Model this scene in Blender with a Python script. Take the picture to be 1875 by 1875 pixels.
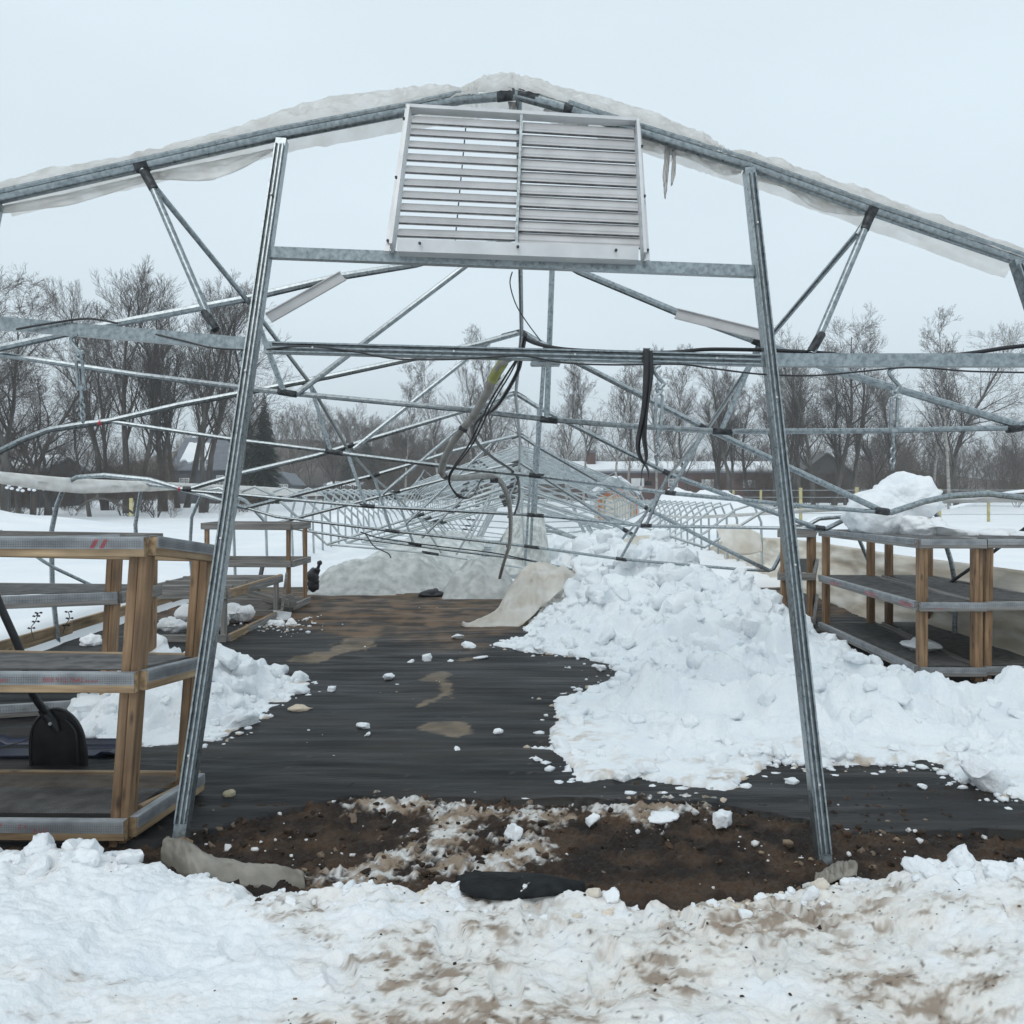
import bpy, math, random
import numpy as np
from mathutils import Vector, Matrix
random.seed(7)
# ------------------------------------------------------------------ clear
for o in list(bpy.data.objects): bpy.data.objects.remove(o)
scene = bpy.context.scene
COL = scene.collection
# ------------------------------------------------------------------ camera
F, CX, HY, EYE = 1500.0, 955.0, 905.0, 1.65
cam = bpy.data.cameras.new('camera'); cam.sensor_width = 36; cam.lens = 36*F/1875
cam.shift_x = -(CX-937.5)/1875; cam.shift_y = -(937.5-HY)/1875
cam.clip_start = 0.05; cam.clip_end = 3000
camo = bpy.data.objects.new('camera', cam); COL.objects.link(camo)
camo.location = (0, 0, EYE); camo.rotation_euler = (math.radians(90), 0, 0)
scene.camera = camo
# ------------------------------------------------------------------ world, sun, exposure
world = bpy.data.worlds.new('World'); scene.world = world; world.use_nodes = True
wn = world.node_tree; wn.nodes.clear()
wo = wn.nodes.new('ShaderNodeOutputWorld'); wb = wn.nodes.new('ShaderNodeBackground')
sk = wn.nodes.new('ShaderNodeTexSky'); sk.sky_type = 'NISHITA'; sk.sun_disc = False
sk.sun_elevation = math.radians(38); sk.sun_rotation = math.radians(200); sk.dust_density = 4
mxw = wn.nodes.new('ShaderNodeMix'); mxw.data_type = 'RGBA'; mxw.inputs[0].default_value = 0.95
mxw.inputs[7].default_value = (6.35, 7.35, 7.98, 1)          # even overcast cloud deck
wn.links.new(sk.outputs[0], mxw.inputs[6])
cn = wn.nodes.new('ShaderNodeTexNoise'); cn.inputs['Scale'].default_value = 1.6; cn.inputs['Detail'].default_value = 5; ctc = wn.nodes.new('ShaderNodeTexCoord'); cmp_ = wn.nodes.new('ShaderNodeMapping'); cmp_.inputs['Scale'].default_value = (1, 1, 2.5)
wn.links.new(ctc.outputs['Generated'], cmp_.inputs[0]); wn.links.new(cmp_.outputs[0], cn.inputs['Vector'])
cr_ = wn.nodes.new('ShaderNodeMapRange'); cr_.inputs[1].default_value = .3; cr_.inputs[2].default_value = .7; cr_.inputs[3].default_value = .95; cr_.inputs[4].default_value = 1.04; wn.links.new(cn.outputs[0], cr_.inputs[0])
cm_ = wn.nodes.new('ShaderNodeVectorMath'); cm_.operation = 'SCALE'; wn.links.new(mxw.outputs[2], cm_.inputs[0]); wn.links.new(cr_.outputs[0], cm_.inputs['Scale']); wn.links.new(cm_.outputs[0], wb.inputs[0])
wb.inputs[1].default_value = 0.1; wn.links.new(wb.outputs[0], wo.inputs[0])
sun = bpy.data.lights.new('sun', 'SUN'); sun.energy = 0.6; sun.angle = math.radians(30); sun.color = (1, .97, .93)
suno = bpy.data.objects.new('sun', sun); COL.objects.link(suno)
suno.rotation_euler = (math.radians(40), 0, math.radians(-25))
scene.view_settings.view_transform = 'Standard'; scene.view_settings.look = 'None'
scene.view_settings.exposure = 0.31; scene.view_settings.gamma = 1
scene.render.engine = 'CYCLES'
cy = scene.cycles; cy.max_bounces = 6; cy.diffuse_bounces = 3; cy.glossy_bounces = 2; cy.transmission_bounces = 3; cy.volume_bounces = 0; cy.transparent_max_bounces = 6
# ------------------------------------------------------------------ numpy noise
_rs = np.random.RandomState(3); _perm = np.concatenate([_rs.permutation(256)]*3)
def _h(ix, iy, iz): return _perm[(_perm[(_perm[ix & 255] + iy) & 255] + iz) & 255]
def pn(x, y, z=0.0):
    x, y = np.broadcast_arrays(np.asarray(x, float), np.asarray(y, float)); z = np.broadcast_to(np.asarray(z, float), x.shape)
    xi, yi, zi = np.floor(x).astype(int), np.floor(y).astype(int), np.floor(z).astype(int)
    xf, yf, zf = x-xi, y-yi, z-zi
    u, v, w = [t*t*t*(t*(t*6-15)+10) for t in (xf, yf, zf)]
    def g(a, b, c):
        h = _h(xi+a, yi+b, zi+c) & 15
        X, Y, Z = xf-a, yf-b, zf-c
        p = np.where(h < 8, X, Y); q = np.where(h < 4, Y, np.where((h == 12) | (h == 14), X, Z))
        return np.where(h & 1, -p, p) + np.where(h & 2, -q, q)
    def L(a, b, t): return a+t*(b-a)
    return L(L(L(g(0,0,0), g(1,0,0), u), L(g(0,1,0), g(1,1,0), u), v), L(L(g(0,0,1), g(1,0,1), u), L(g(0,1,1), g(1,1,1), u), v), w)
def fbm(x, y, z=0.0, o=4, gain=.5):
    s = 0; a = 1
    for i in range(o):
        s = s+a*pn(x*2**i+i*17.3, y*2**i+i*9.1, z*2**i); a *= gain
    return s
def cells(x, y, seed=0):
    """broken-block relief: per cell random level and tilt, plus the gap to the next cell"""
    xi, yi = np.floor(x).astype(int), np.floor(y).astype(int)
    d1 = np.full(x.shape, 9.0); d2 = d1.copy(); hv = np.zeros(x.shape)
    for a in (-1, 0, 1):
        for b in (-1, 0, 1):
            h = _h(xi+a, yi+b, np.full_like(xi, seed)); h2 = _h(xi+a, yi+b, np.full_like(xi, seed+57)); h3 = _h(xi+a, yi+b, np.full_like(xi, seed+91))
            cx, cy = xi+a+.1+.8*h/255., yi+b+.1+.8*h2/255.
            d = np.hypot(x-cx, y-cy)
            val = h3/255.-.5 + ((h/255.-.5)*(x-cx)+(h2/255.-.5)*(y-cy))*1.2
            n = d < d1
            d2 = np.where(n, d1, np.minimum(d2, d)); hv = np.where(n, val, hv); d1 = np.where(n, d, d1)
    return hv, d2-d1
def ss(a, b, x):
    t = np.clip((x-a)/(b-a), 0, 1); return t*t*(3-2*t)
def seg_dist(X, Y, pts):
    d = np.full(X.shape, 1e9)
    for (ax, ay), (bx, by) in zip(pts[:-1], pts[1:]):
        vx, vy = bx-ax, by-ay; t = np.clip(((X-ax)*vx+(Y-ay)*vy)/(vx*vx+vy*vy+1e-9), 0, 1)
        d = np.minimum(d, np.hypot(X-ax-t*vx, Y-ay-t*vy))
    return d
def sdf(X, Y, poly):
    """positive inside"""
    ins = np.zeros(X.shape, bool); n = len(poly)
    for i in range(n):
        (x1, y1), (x2, y2) = poly[i], poly[(i+1) % n]
        if y1 == y2: continue
        c = ((y1 > Y) != (y2 > Y)) & (X < (x2-x1)*(Y-y1)/(y2-y1)+x1); ins ^= c
    d = seg_dist(X, Y, list(poly)+[poly[0]])
    return np.where(ins, d, -d)
# ------------------------------------------------------------------ view helpers
def P(x, y, D): return Vector(((x-CX)/F*D, D, EYE-(y-HY)/F*D))
def G(x, y, z=0.0):
    D = (EYE-z)*F/(y-HY); return ((x-CX)/F*D, D)
def P0(x, y, off=0.0):               # plane of the leaning end frame
    a, b = 3.72, 0.24
    D = (a+1.65*b)/(1-b*(HY-y)/F); v = P(x, y, D); v.y -= off; return v
# ------------------------------------------------------------------ materials
MATS = {}
def newmat(name):
    m = bpy.data.materials.new(name); m.use_nodes = True; nt = m.node_tree
    b = nt.nodes['Principled BSDF']; MATS[name] = m; return m, nt, b
def N(nt, t, **k):
    n = nt.nodes.new(t)
    for a, v in k.items(): setattr(n, a, v)
    return n
def noisy(name, c1, c2, scale=8, rough=.6, metal=0, stretch=None, detail=6, bump=0, bscale=None, lo=.35, hi=.65, spec=.5, attr=None, rvar=0):
    m, nt, b = newmat(name); lk = nt.links
    tc = N(nt, 'ShaderNodeTexCoord'); mp = N(nt, 'ShaderNodeMapping')
    oi = N(nt, 'ShaderNodeObjectInfo'); ad = N(nt, 'ShaderNodeVectorMath', operation='ADD'); ml = N(nt, 'ShaderNodeMath', operation='MULTIPLY'); ml.inputs[1].default_value = 37
    lk.new(oi.outputs['Random'], ml.inputs[0]); lk.new(tc.outputs['Object'], ad.inputs[0]); lk.new(ml.outputs[0], ad.inputs[1]); lk.new(ad.outputs[0], mp.inputs[0])
    if stretch: mp.inputs['Scale'].default_value = stretch
    nz = N(nt, 'ShaderNodeTexNoise'); nz.inputs['Scale'].default_value = scale; nz.inputs['Detail'].default_value = detail
    lk.new(mp.outputs[0], nz.inputs['Vector'])
    rp = N(nt, 'ShaderNodeValToRGB'); rp.color_ramp.elements[0].position = lo; rp.color_ramp.elements[1].position = hi
    rp.color_ramp.elements[0].color = (*c1, 1); rp.color_ramp.elements[1].color = (*c2, 1)
    lk.new(nz.outputs[0], rp.inputs[0])
    out = rp.outputs[0]
    if attr:
        at = N(nt, 'ShaderNodeAttribute', attribute_name=attr); mx = N(nt, 'ShaderNodeMix', data_type='RGBA', blend_type='MULTIPLY'); mx.inputs[0].default_value = 1
        lk.new(rp.outputs[0], mx.inputs[6]); lk.new(at.outputs['Color'], mx.inputs[7]); out = mx.outputs[2]
    lk.new(out, b.inputs['Base Color'])
    b.inputs['Roughness'].default_value = rough; b.inputs['Metallic'].default_value = metal; b.inputs['Specular IOR Level'].default_value = spec
    if rvar:
        mr = N(nt, 'ShaderNodeMapRange'); mr.inputs[3].default_value = rough-rvar; mr.inputs[4].default_value = rough+rvar
        lk.new(nz.outputs[0], mr.inputs[0]); lk.new(mr.outputs[0], b.inputs['Roughness'])
    if bump:
        n2 = N(nt, 'ShaderNodeTexNoise'); n2.inputs['Scale'].default_value = bscale or scale*4; n2.inputs['Detail'].default_value = 6
        lk.new(mp.outputs[0], n2.inputs['Vector']); bp = N(nt, 'ShaderNodeBump'); bp.inputs['Strength'].default_value = bump; bp.inputs['Distance'].default_value = .02
        lk.new(n2.outputs[0], bp.inputs['Height']); lk.new(bp.outputs[0], b.inputs['Normal'])
    return m
def film(name, c1, c2, trans=.45, scale=3):
    m = noisy(name, c1, c2, scale=scale, rough=.35, detail=8, bump=.25, bscale=14)
    nt = m.node_tree; b = nt.nodes['Principled BSDF']; out = nt.nodes['Material Output']
    t = N(nt, 'ShaderNodeBsdfTranslucent'); mx = N(nt, 'ShaderNodeMixShader'); mx.inputs[0].default_value = trans
    nt.links.new(b.inputs['Base Color'].links[0].from_socket, t.inputs[0])
    nt.links.new(b.outputs[0], mx.inputs[1]); nt.links.new(t.outputs[0], mx.inputs[2]); nt.links.new(mx.outputs[0], out.inputs[0]); return m
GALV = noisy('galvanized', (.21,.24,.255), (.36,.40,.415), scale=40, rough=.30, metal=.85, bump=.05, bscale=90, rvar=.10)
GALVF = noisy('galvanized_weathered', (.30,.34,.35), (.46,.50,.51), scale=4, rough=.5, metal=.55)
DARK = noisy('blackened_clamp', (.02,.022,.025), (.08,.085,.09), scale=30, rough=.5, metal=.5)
GROOVE = noisy('channel_groove', (.05,.06,.065), (.13,.15,.16), scale=20, rough=.45, metal=.6)
ALU = noisy('louver_aluminium', (.50,.492,.492), (.60,.59,.588), scale=6, rough=.45, metal=.3, stretch=(1,1,1), bump=.04)
ALUF = noisy('louver_frame', (.54,.55,.555), (.64,.645,.65), scale=6, rough=.45, metal=.3)
SNOWM = noisy('snow', (.84,.86,.88), (.91,.91,.91), scale=5, rough=.75, bump=.5, bscale=45, attr='Col', spec=.2)
SNOWF = noisy('field_snow', (.80,.83,.86), (.88,.89,.90), scale=.8, rough=.8, bump=.35, bscale=3.5, spec=.2)
WOOD = noisy('new_lumber', (.16,.09,.045), (.39,.245,.135), scale=7, rough=.65, stretch=(.35,6,6), bump=.15, bscale=20, lo=.3, hi=.7)
WOODP = noisy('pale_lumber', (.20,.125,.065), (.47,.34,.205), scale=7, rough=.65, stretch=(.35,6,6), bump=.15, bscale=20, lo=.3, hi=.7)
WOODG = noisy('weathered_lumber', (.15,.14,.13), (.29,.275,.26), scale=7, rough=.8, stretch=(.35,6,6), bump=.2, bscale=20)
WRAP = noisy('grey_membrane', (.22,.235,.25), (.36,.38,.40), scale=10, rough=.45, bump=.1)
PRINT = noisy('red_print', (.42,.05,.07), (.55,.12,.14), scale=30, rough=.5)
WIRE = noisy('hardware_cloth', (.10,.10,.10), (.2,.2,.2), scale=10, rough=.6, metal=.4)
SHELF = noisy('dark_shelf_cloth', (.055,.054,.052), (.12,.115,.11), scale=14, rough=.8, bump=.3, bscale=80)
FILMW = film('clear_grey_film', (.58,.60,.58), (.92,.93,.91), .45, scale=6)
FILMB = film('beige_film', (.86,.81,.73), (.97,.95,.91), .55)
FILMR = film('bow_film', (.88,.855,.82), (.98,.97,.955), .55, scale=9)
FILMD = film('dirty_ground_film', (.40,.37,.32), (.66,.62,.55), .5, scale=5)
FILMS = noisy('dirty_side_film', (.46,.38,.28), (.80,.75,.66), scale=2.2, rough=.4, stretch=(1,.5,3), bump=.15, bscale=6)
BLACK = noisy('black_plastic', (.008,.008,.010), (.022,.023,.026), scale=8, rough=.38)
RUBBER = noisy('black_rubber', (.006,.007,.008), (.018,.02,.021), scale=14, rough=.8, bump=.3, spec=.2)
NAVY = noisy('navy_plastic', (.006,.008,.022), (.012,.018,.05), scale=8, rough=.35)
CONDUIT = noisy('grey_conduit', (.20,.19,.17), (.30,.29,.27), scale=12, rough=.55)
TAPE = noisy('yellow_tape', (.20,.21,.05), (.32,.33,.12), scale=14, rough=.5)
REDT = noisy('red_tape', (.45,.03,.04), (.6,.06,.07), scale=20, rough=.5)
BARK = noisy('grey_bark', (.055,.048,.043), (.13,.118,.108), scale=3, rough=.9, stretch=(1,1,.3))
BIRCH = noisy('pale_bark', (.22,.205,.19), (.42,.40,.38), scale=3, rough=.9, stretch=(1,1,2.5))
TWIG = noisy('twigs', (.052,.043,.038), (.095,.078,.068), scale=.6, rough=.9)
TWIGB = noisy('brown_twigs', (.055,.038,.028), (.105,.075,.054), scale=.5, rough=.9)
NEEDLE = noisy('needles', (.012,.022,.014), (.035,.05,.032), scale=.8, rough=.9)
HILLM = noisy('hill_floor', (.06,.047,.038), (.15,.12,.10), scale=.12, rough=1, detail=9)
YEL = noisy('yellow_post_paint', (.40,.34,.14), (.56,.50,.26), scale=3, rough=.7)
for m_ in (WOOD, WOODP):                      # knots and water stains
    nt = m_.node_tree; b_ = nt.nodes['Principled BSDF']; src = b_.inputs['Base Color'].links[0].from_socket; mp_ = [n for n in nt.nodes if n.type == 'MAPPING'][0]; vin = mp_.inputs[0].links[0].from_socket
    vm = N(nt, 'ShaderNodeMapping'); vm.inputs['Scale'].default_value = (4.5, 13, 13); nt.links.new(vin, vm.inputs[0]); vo = N(nt, 'ShaderNodeTexVoronoi'); vo.inputs['Scale'].default_value = 1.0; nt.links.new(vm.outputs[0], vo.inputs['Vector'])
    kr = N(nt, 'ShaderNodeMapRange'); kr.inputs[1].default_value = .05; kr.inputs[2].default_value = .20; kr.inputs[3].default_value = .28; kr.inputs[4].default_value = 1; nt.links.new(vo.outputs['Distance'], kr.inputs[0])
    sn = N(nt, 'ShaderNodeTexNoise'); sn.inputs['Scale'].default_value = 3.0; sn.inputs['Detail'].default_value = 5; nt.links.new(vin, sn.inputs['Vector']); sr = N(nt, 'ShaderNodeMapRange'); sr.inputs[1].default_value = .35; sr.inputs[2].default_value = .65; sr.inputs[3].default_value = .62; sr.inputs[4].default_value = 1.12; nt.links.new(sn.outputs[0], sr.inputs[0])
    mu = N(nt, 'ShaderNodeMath', operation='MULTIPLY'); nt.links.new(kr.outputs[0], mu.inputs[0]); nt.links.new(sr.outputs[0], mu.inputs[1]); sc_ = N(nt, 'ShaderNodeVectorMath', operation='SCALE'); nt.links.new(src, sc_.inputs[0]); nt.links.new(mu.outputs[0], sc_.inputs['Scale']); nt.links.new(sc_.outputs[0], b_.inputs['Base Color'])
# ------------------------------------------------------------------ object helpers
def link(o): COL.objects.link(o); return o
def meta(o, label=None, cat=None, group=None, kind=None):
    for k, v in (('label', label), ('category', cat), ('group', group), ('kind', kind)):
        if v: o[k] = v
    return o
def thing(name, label, cat, loc=(0,0,0), group=None):
    o = link(bpy.data.objects.new(name, None)); o.location = loc; o.empty_display_size = .1
    return meta(o, label, cat, group)
def wloc(o):
    v = Vector((0,0,0))
    while o is not None:
        v = v + o.get('_t', Vector((0,0,0))) if False else v + (o.location if o.type == 'EMPTY' or o.parent is None else Vector((0,0,0))); o = o.parent
    return v
def setparent(o, p):
    """child keeps its world placement; parents only ever carry a translation (things) or identity-free mesh transform"""
    o.parent = p
    o.matrix_parent_inverse = WM(p).inverted()
_WM = {}
def WM(o):
    if o.name in _WM: return _WM[o.name]
    return Matrix.Translation(o.location)
def mesh_obj(name, verts, faces, mat, parent=None, smooth=True, ang=40, mats=None, mi=None, M=None, col=None):
    me = bpy.data.meshes.new(name)
    if isinstance(verts, np.ndarray) and isinstance(faces, np.ndarray):
        me.vertices.add(len(verts)); me.vertices.foreach_set('co', verts.astype(np.float32).ravel())
        k = faces.shape[1]; n = len(faces)
        me.loops.add(n*k); me.loops.foreach_set('vertex_index', faces.astype(np.int32).ravel())
        me.polygons.add(n); me.polygons.foreach_set('loop_start', np.arange(0, n*k, k, dtype=np.int32)); me.update(calc_edges=True)
    else:
        me.from_pydata([tuple(v) for v in verts], [], faces)
    for m in (mats or [mat]): me.materials.append(m)
    if mi is not None: me.polygons.foreach_set('material_index', np.asarray(mi, dtype=np.int32))
    if col is not None:
        a = me.color_attributes.new('Col', 'FLOAT_COLOR', 'POINT'); c = np.ones((len(verts), 4), np.float32); c[:, :3] = col
        a.data.foreach_set('color', c.ravel())
    if smooth:
        me.polygons.foreach_set('use_smooth', np.ones(len(me.polygons), bool))
        if ang: me.set_sharp_from_angle(angle=math.radians(ang))
    me.update()
    o = link(bpy.data.objects.new(name, me))
    if M is not None: o.matrix_world = M
    _WM[o.name] = M.copy() if M is not None else Matrix.Identity(4)
    if parent is not None: setparent(o, parent)
    return o
def frame(d, up=Vector((0,0,1))):
    x = d.normalized(); y = up.cross(x)
    if y.length < 1e-4: y = Vector((0,1,0)).cross(x)
    y.normalize(); z = x.cross(y); return x, y, z
class MB:
    def __init__(s): s.v = []; s.f = []
    def tube(s, pts, r, n=8, caps=True):
        pts = [Vector(p) for p in pts]; m = len(pts); rs = r if isinstance(r, (list, tuple)) else [r]*m; b = len(s.v); py = None
        for i, p in enumerate(pts):
            d = (pts[min(i+1, m-1)]-pts[max(i-1, 0)])
            x, y, z = frame(d)
            if py is not None:
                y2 = py-x*py.dot(x)
                if y2.length > 1e-4: y = y2.normalized(); z = x.cross(y)
            py = y
            for k in range(n):
                a = 2*math.pi*k/n; s.v.append(p+(y*math.cos(a)+z*math.sin(a))*rs[i])
        for i in range(m-1):
            for k in range(n):
                s.f.append((b+i*n+k, b+i*n+(k+1) % n, b+(i+1)*n+(k+1) % n, b+(i+1)*n+k))
        if caps: s.f.append(tuple(b+k for k in reversed(range(n)))); s.f.append(tuple(b+(m-1)*n+k for k in range(n)))
        return s
    def box(s, c, sx, sy, sz, ax=None):
        b = len(s.v); x, y, z = ax or (Vector((1,0,0)), Vector((0,1,0)), Vector((0,0,1))); c = Vector(c)
        for i in (-1, 1):
            for j in (-1, 1):
                for k in (-1, 1): s.v.append(c+x*i*sx/2+y*j*sy/2+z*k*sz/2)
        s.f += [(b,b+1,b+3,b+2), (b+4,b+6,b+7,b+5), (b,b+4,b+5,b+1), (b+2,b+3,b+7,b+6), (b,b+2,b+6,b+4), (b+1,b+5,b+7,b+3)]; return s
    def prism(s, prof, p0, p1, up=Vector((0,0,1))):
        """2-D profile (y,z) swept from p0 to p1"""
        p0, p1 = Vector(p0), Vector(p1); x, y, z = frame(p1-p0, up); b = len(s.v); n = len(prof)
        for p in (p0, p1):
            for a, c in prof: s.v.append(p+y*a+z*c)
        for k in range(n): s.f.append((b+k, b+(k+1) % n, b+n+(k+1) % n, b+n+k))
        s.f.append(tuple(b+k for k in reversed(range(n)))); s.f.append(tuple(b+n+k for k in range(n))); return s
    def poly(s, pts):
        b = len(s.v); s.v += [Vector(p) for p in pts]; s.f.append(tuple(range(b, b+len(pts)))); return s
    def build(s, name, mat, parent=None, smooth=True, ang=40, **k): return mesh_obj(name, s.v, s.f, mat, parent, smooth, ang, **k)
def spline(pts, n=6):
    pts = [Vector(p) for p in pts]; out = []
    for i in range(len(pts)-1):
        a, b, c, d = pts[max(i-1,0)], pts[i], pts[i+1], pts[min(i+2, len(pts)-1)]
        for k in range(n):
            t = k/n; out.append(.5*((2*b)+(c-a)*t+(2*a-5*b+4*c-d)*t*t+(3*b-a-3*c+d)*t**3))
    out.append(pts[-1]); return out
def tube(name, pts, r, mat, parent=None, n=8, sm=0):
    if sm: pts = spline(pts, sm)
    return MB().tube(pts, r, n).build(name, mat, parent)
BARC = {}
def bar(name, p0, p1, w, h, mat, parent=None, up=Vector((0,0,1)), ch=.004):
    """timber: chamfered bar in its own axes (X along the grain)"""
    p0, p1 = Vector(p0), Vector(p1); L = (p1-p0).length; x, y, z = frame(p1-p0, up)
    a, b = w/2, h/2; c = min(ch, a*.3, b*.3)
    prof = [(-a+c,-b), (a-c,-b), (a,-b+c), (a,b-c), (a-c,b), (-a+c,b), (-a,b-c), (-a,-b+c)]
    mb = MB(); mb.prism(prof, (0,0,0), (L,0,0))
    M = Matrix(((x.x,y.x,z.x,p0.x),(x.y,y.y,z.y,p0.y),(x.z,y.z,z.z,p0.z),(0,0,0,1)))
    return mb.build(name, mat, parent, ang=30, M=M)
def grid_faces(nx, ny):
    i = np.arange(nx-1)[:, None]*ny+np.arange(ny-1)[None, :]
    return np.stack([i, i+ny, i+ny+1, i+1], -1).reshape(-1, 4)
def heightfield(name, xs, ys, hf, mat, col=None, cut=None, kind=None, parent=None, ang=0):
    X, Y = np.meshgrid(xs, ys, indexing='ij'); Z = hf(X, Y)
    f = grid_faces(len(xs), len(ys)); v = np.stack([X, Y, Z], -1).reshape(-1, 3)
    c = col(X, Y, Z).reshape(-1, 3) if col else None
    if cut is not None:
        keep = (v[f][:, :, 2] > cut).any(1); f = f[keep]
        used = np.unique(f); mp = np.full(len(v), -1); mp[used] = np.arange(len(used)); v = v[used]; f = mp[f]
        if c is not None: c = c[used]
    o = mesh_obj(name, v, f, mat, parent, True, ang, col=c)
    if kind: o['kind'] = kind
    return o
def ruled(name, A, B, mat, parent=None, nu=40, nv=16, amp=.02, freq=6, bulge=0.0, bdir=Vector((0,-1,0)), seed=0, solid=.004, stretch=(1, .35)):
    """draped sheet between two space curves with folds running across"""
    A = spline(A, 8); B = spline(B, 8)
    def samp(L, t):
        k = t*(len(L)-1); i = min(int(k), len(L)-2); return L[i].lerp(L[i+1], k-i)
    v = []
    us = np.linspace(0, 1, nu+1); vs = np.linspace(0, 1, nv+1); U, V = np.meshgrid(us, vs, indexing='ij')
    W = fbm(U*freq*stretch[0]+seed, V*freq*stretch[1]+seed*.7, seed*1.3, 4)
    R = 1-np.abs(pn(U*freq*1.7+V*2+seed, V*freq*.4, seed))*2
    for i in range(nu+1):
        a = samp(A, us[i]); b = samp(B, us[i])
        for j in range(nv+1):
            t = vs[j]; p = a.lerp(b, t)
            e = math.sin(math.pi*t); p = p+bdir*(bulge*e+amp*(W[i,j]+.45*R[i,j])*(0.35+.65*e)); v.append(p)
    f = [tuple(q) for q in grid_faces(nu+1, nv+1)]
    o = mesh_obj(name, v, f, mat, parent, True, 0)
    if solid:
        md = o.modifiers.new('thick', 'SOLIDIFY'); md.thickness = solid
    return o
def blob(name, c, outline, depth, mat, parent=None, nu=64, nv=30, amp=.05, freq=4, seed=0, pw=.55, col=None, zmin=None, fine=.35):
    """lump whose front silhouette follows an outline (list of (dx,dz)); depth along Y"""
    ang = np.array([math.atan2(z, x) for x, z in outline]); rad = np.array([math.hypot(x, z) for x, z in outline]); k = np.argsort(ang); ang, rad = ang[k], rad[k]
    th = np.linspace(-math.pi, math.pi, nu, endpoint=False)
    r = np.interp(th, np.concatenate([[ang[-1]-2*math.pi], ang, [ang[0]+2*math.pi]]), np.concatenate([[rad[-1]], rad, [rad[0]]]))
    nv |= 1; w = np.linspace(-1, 1, nv); kk = 1-np.abs(w)**1.0; kk = np.sin(kk*math.pi/2)**.9; pq = 2/pw*.5+.6
    dp = np.sign(w)*(1-kk**pq).clip(0)**(1/pq)
    T, K = np.meshgrid(th, kk, indexing='ij'); R = np.repeat(r[:, None], nv, 1); X = R*K*np.cos(T); Z = R*K*np.sin(T); Y = depth*np.repeat(dp[None, :], nu, 0)*(.75+.25*(r/r.mean()))[:, None]
    n = fbm(X*freq+seed, Y*freq+seed*2, Z*freq+seed, 5, .55); rd = np.abs(pn(X*freq*.7+seed*3, Y*freq*.7, Z*freq*.7+5))
    k2 = 1+amp*(n*1.2-rd*1.2)/np.maximum(.05, np.sqrt(X*X+Y*Y+Z*Z))
    X, Y, Z = X*k2, Y*k2, Z*k2
    v = np.stack([X, Y, Z], -1).reshape(-1, 3)
    if zmin is not None: v[:, 2] = np.maximum(v[:, 2], zmin-c[2])
    ii = np.arange(nu)[:, None]; jj = np.arange(nv-1)[None, :]; i2 = (ii+1) % nu
    f = np.stack([ii*nv+jj, i2*nv+jj, i2*nv+jj+1, ii*nv+jj+1], -1).reshape(-1, 4)
    cl = np.broadcast_to(np.asarray(col if col is not None else (1,1,1), float), (len(v), 3))
    return mesh_obj(name, v, f, mat, parent, True, 0, M=Matrix.Translation(c), col=cl)
def circ(rx, rz, n=12, j=0.0, seed=0):
    r = random.Random(seed); return [(rx*math.cos(a)*(1+r.uniform(-j, j)), rz*math.sin(a)*(1+r.uniform(-j, j))) for a in [2*math.pi*i/n for i in range(n)]]
# ================================================================== GROUND
def bare(X, Y):     # >0 inside the uncovered floor of the house
    return np.minimum(np.minimum(X+5.12, 4.95-X), np.minimum(Y-3.3, 14.3+.3*pn(X*.9, Y*.2)-Y))
def field_h(X, Y):
    b = bare(X, Y); out = ss(.25, -.12, b)
    h = .30+.10*fbm(X*.06, Y*.06, 2, 3)+.03*fbm(X*.5, Y*.5, 4, 3)
    near = np.exp(-(((X+5.9)/.8)**2))*ss(4, 7, Y)*ss(20, 13, Y); h = h-.10*near
    h = h*(ss(45, 15, np.hypot(X, Y))*0+1)
    inside = ss(5.4, 4.6, np.abs(X))*ss(12, 15, Y)*ss(75, 60, Y)
    h = h*(1-.55*inside)+inside*.10*fbm(X*1.3, Y*1.3, 7, 4)
    def mound(cx, cy, sx, sy, a): return a*np.exp(-((X-cx)/sx)**2-((Y-cy)/sy)**2)*(1+.35*fbm(X*.7+3, Y*.7, 1, 4))
    m = mound(6.0, 30, 2.2, 2.6, 1.35)+mound(8.0, 29, 1.8, 2, .55)+mound(7.4, 20, 1.0, 1.6, .75)+mound(-20, 27, 6, 5, .9)
    m = m+mound(2.2, 21, 2.6, 5, .15)+mound(-5.5, 32, 2.2, 6, .9)
    far = ss(40, 75, Y)*.5
    z = np.where(b > .25, -.06, (h+m+far)*out-.06*(1-out))
    return np.where((np.abs(X) < 8.3) & (Y < 3.55) & (Y > -8.8), -.08, z)
def stretchgrid(fine, lim, step, growth=1.16):
    lo, hi = fine; g = list(np.arange(lo, hi+1e-6, step)); s = step
    while g[-1] < lim[1]: s *= growth; g.append(g[-1]+s)
    s = step
    while g[0] > lim[0]: s *= growth; g.insert(0, g[0]-s)
    return np.array(g)
heightfield('snow_field', stretchgrid((-9, 9), (-900, 900), .11), stretchgrid((3.0, 36), (-40, 1600), .13), field_h, SNOWF, kind='structure')

def brown(X, Y): return fbm(X*1.4, Y*1.4, 3, 5)
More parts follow.
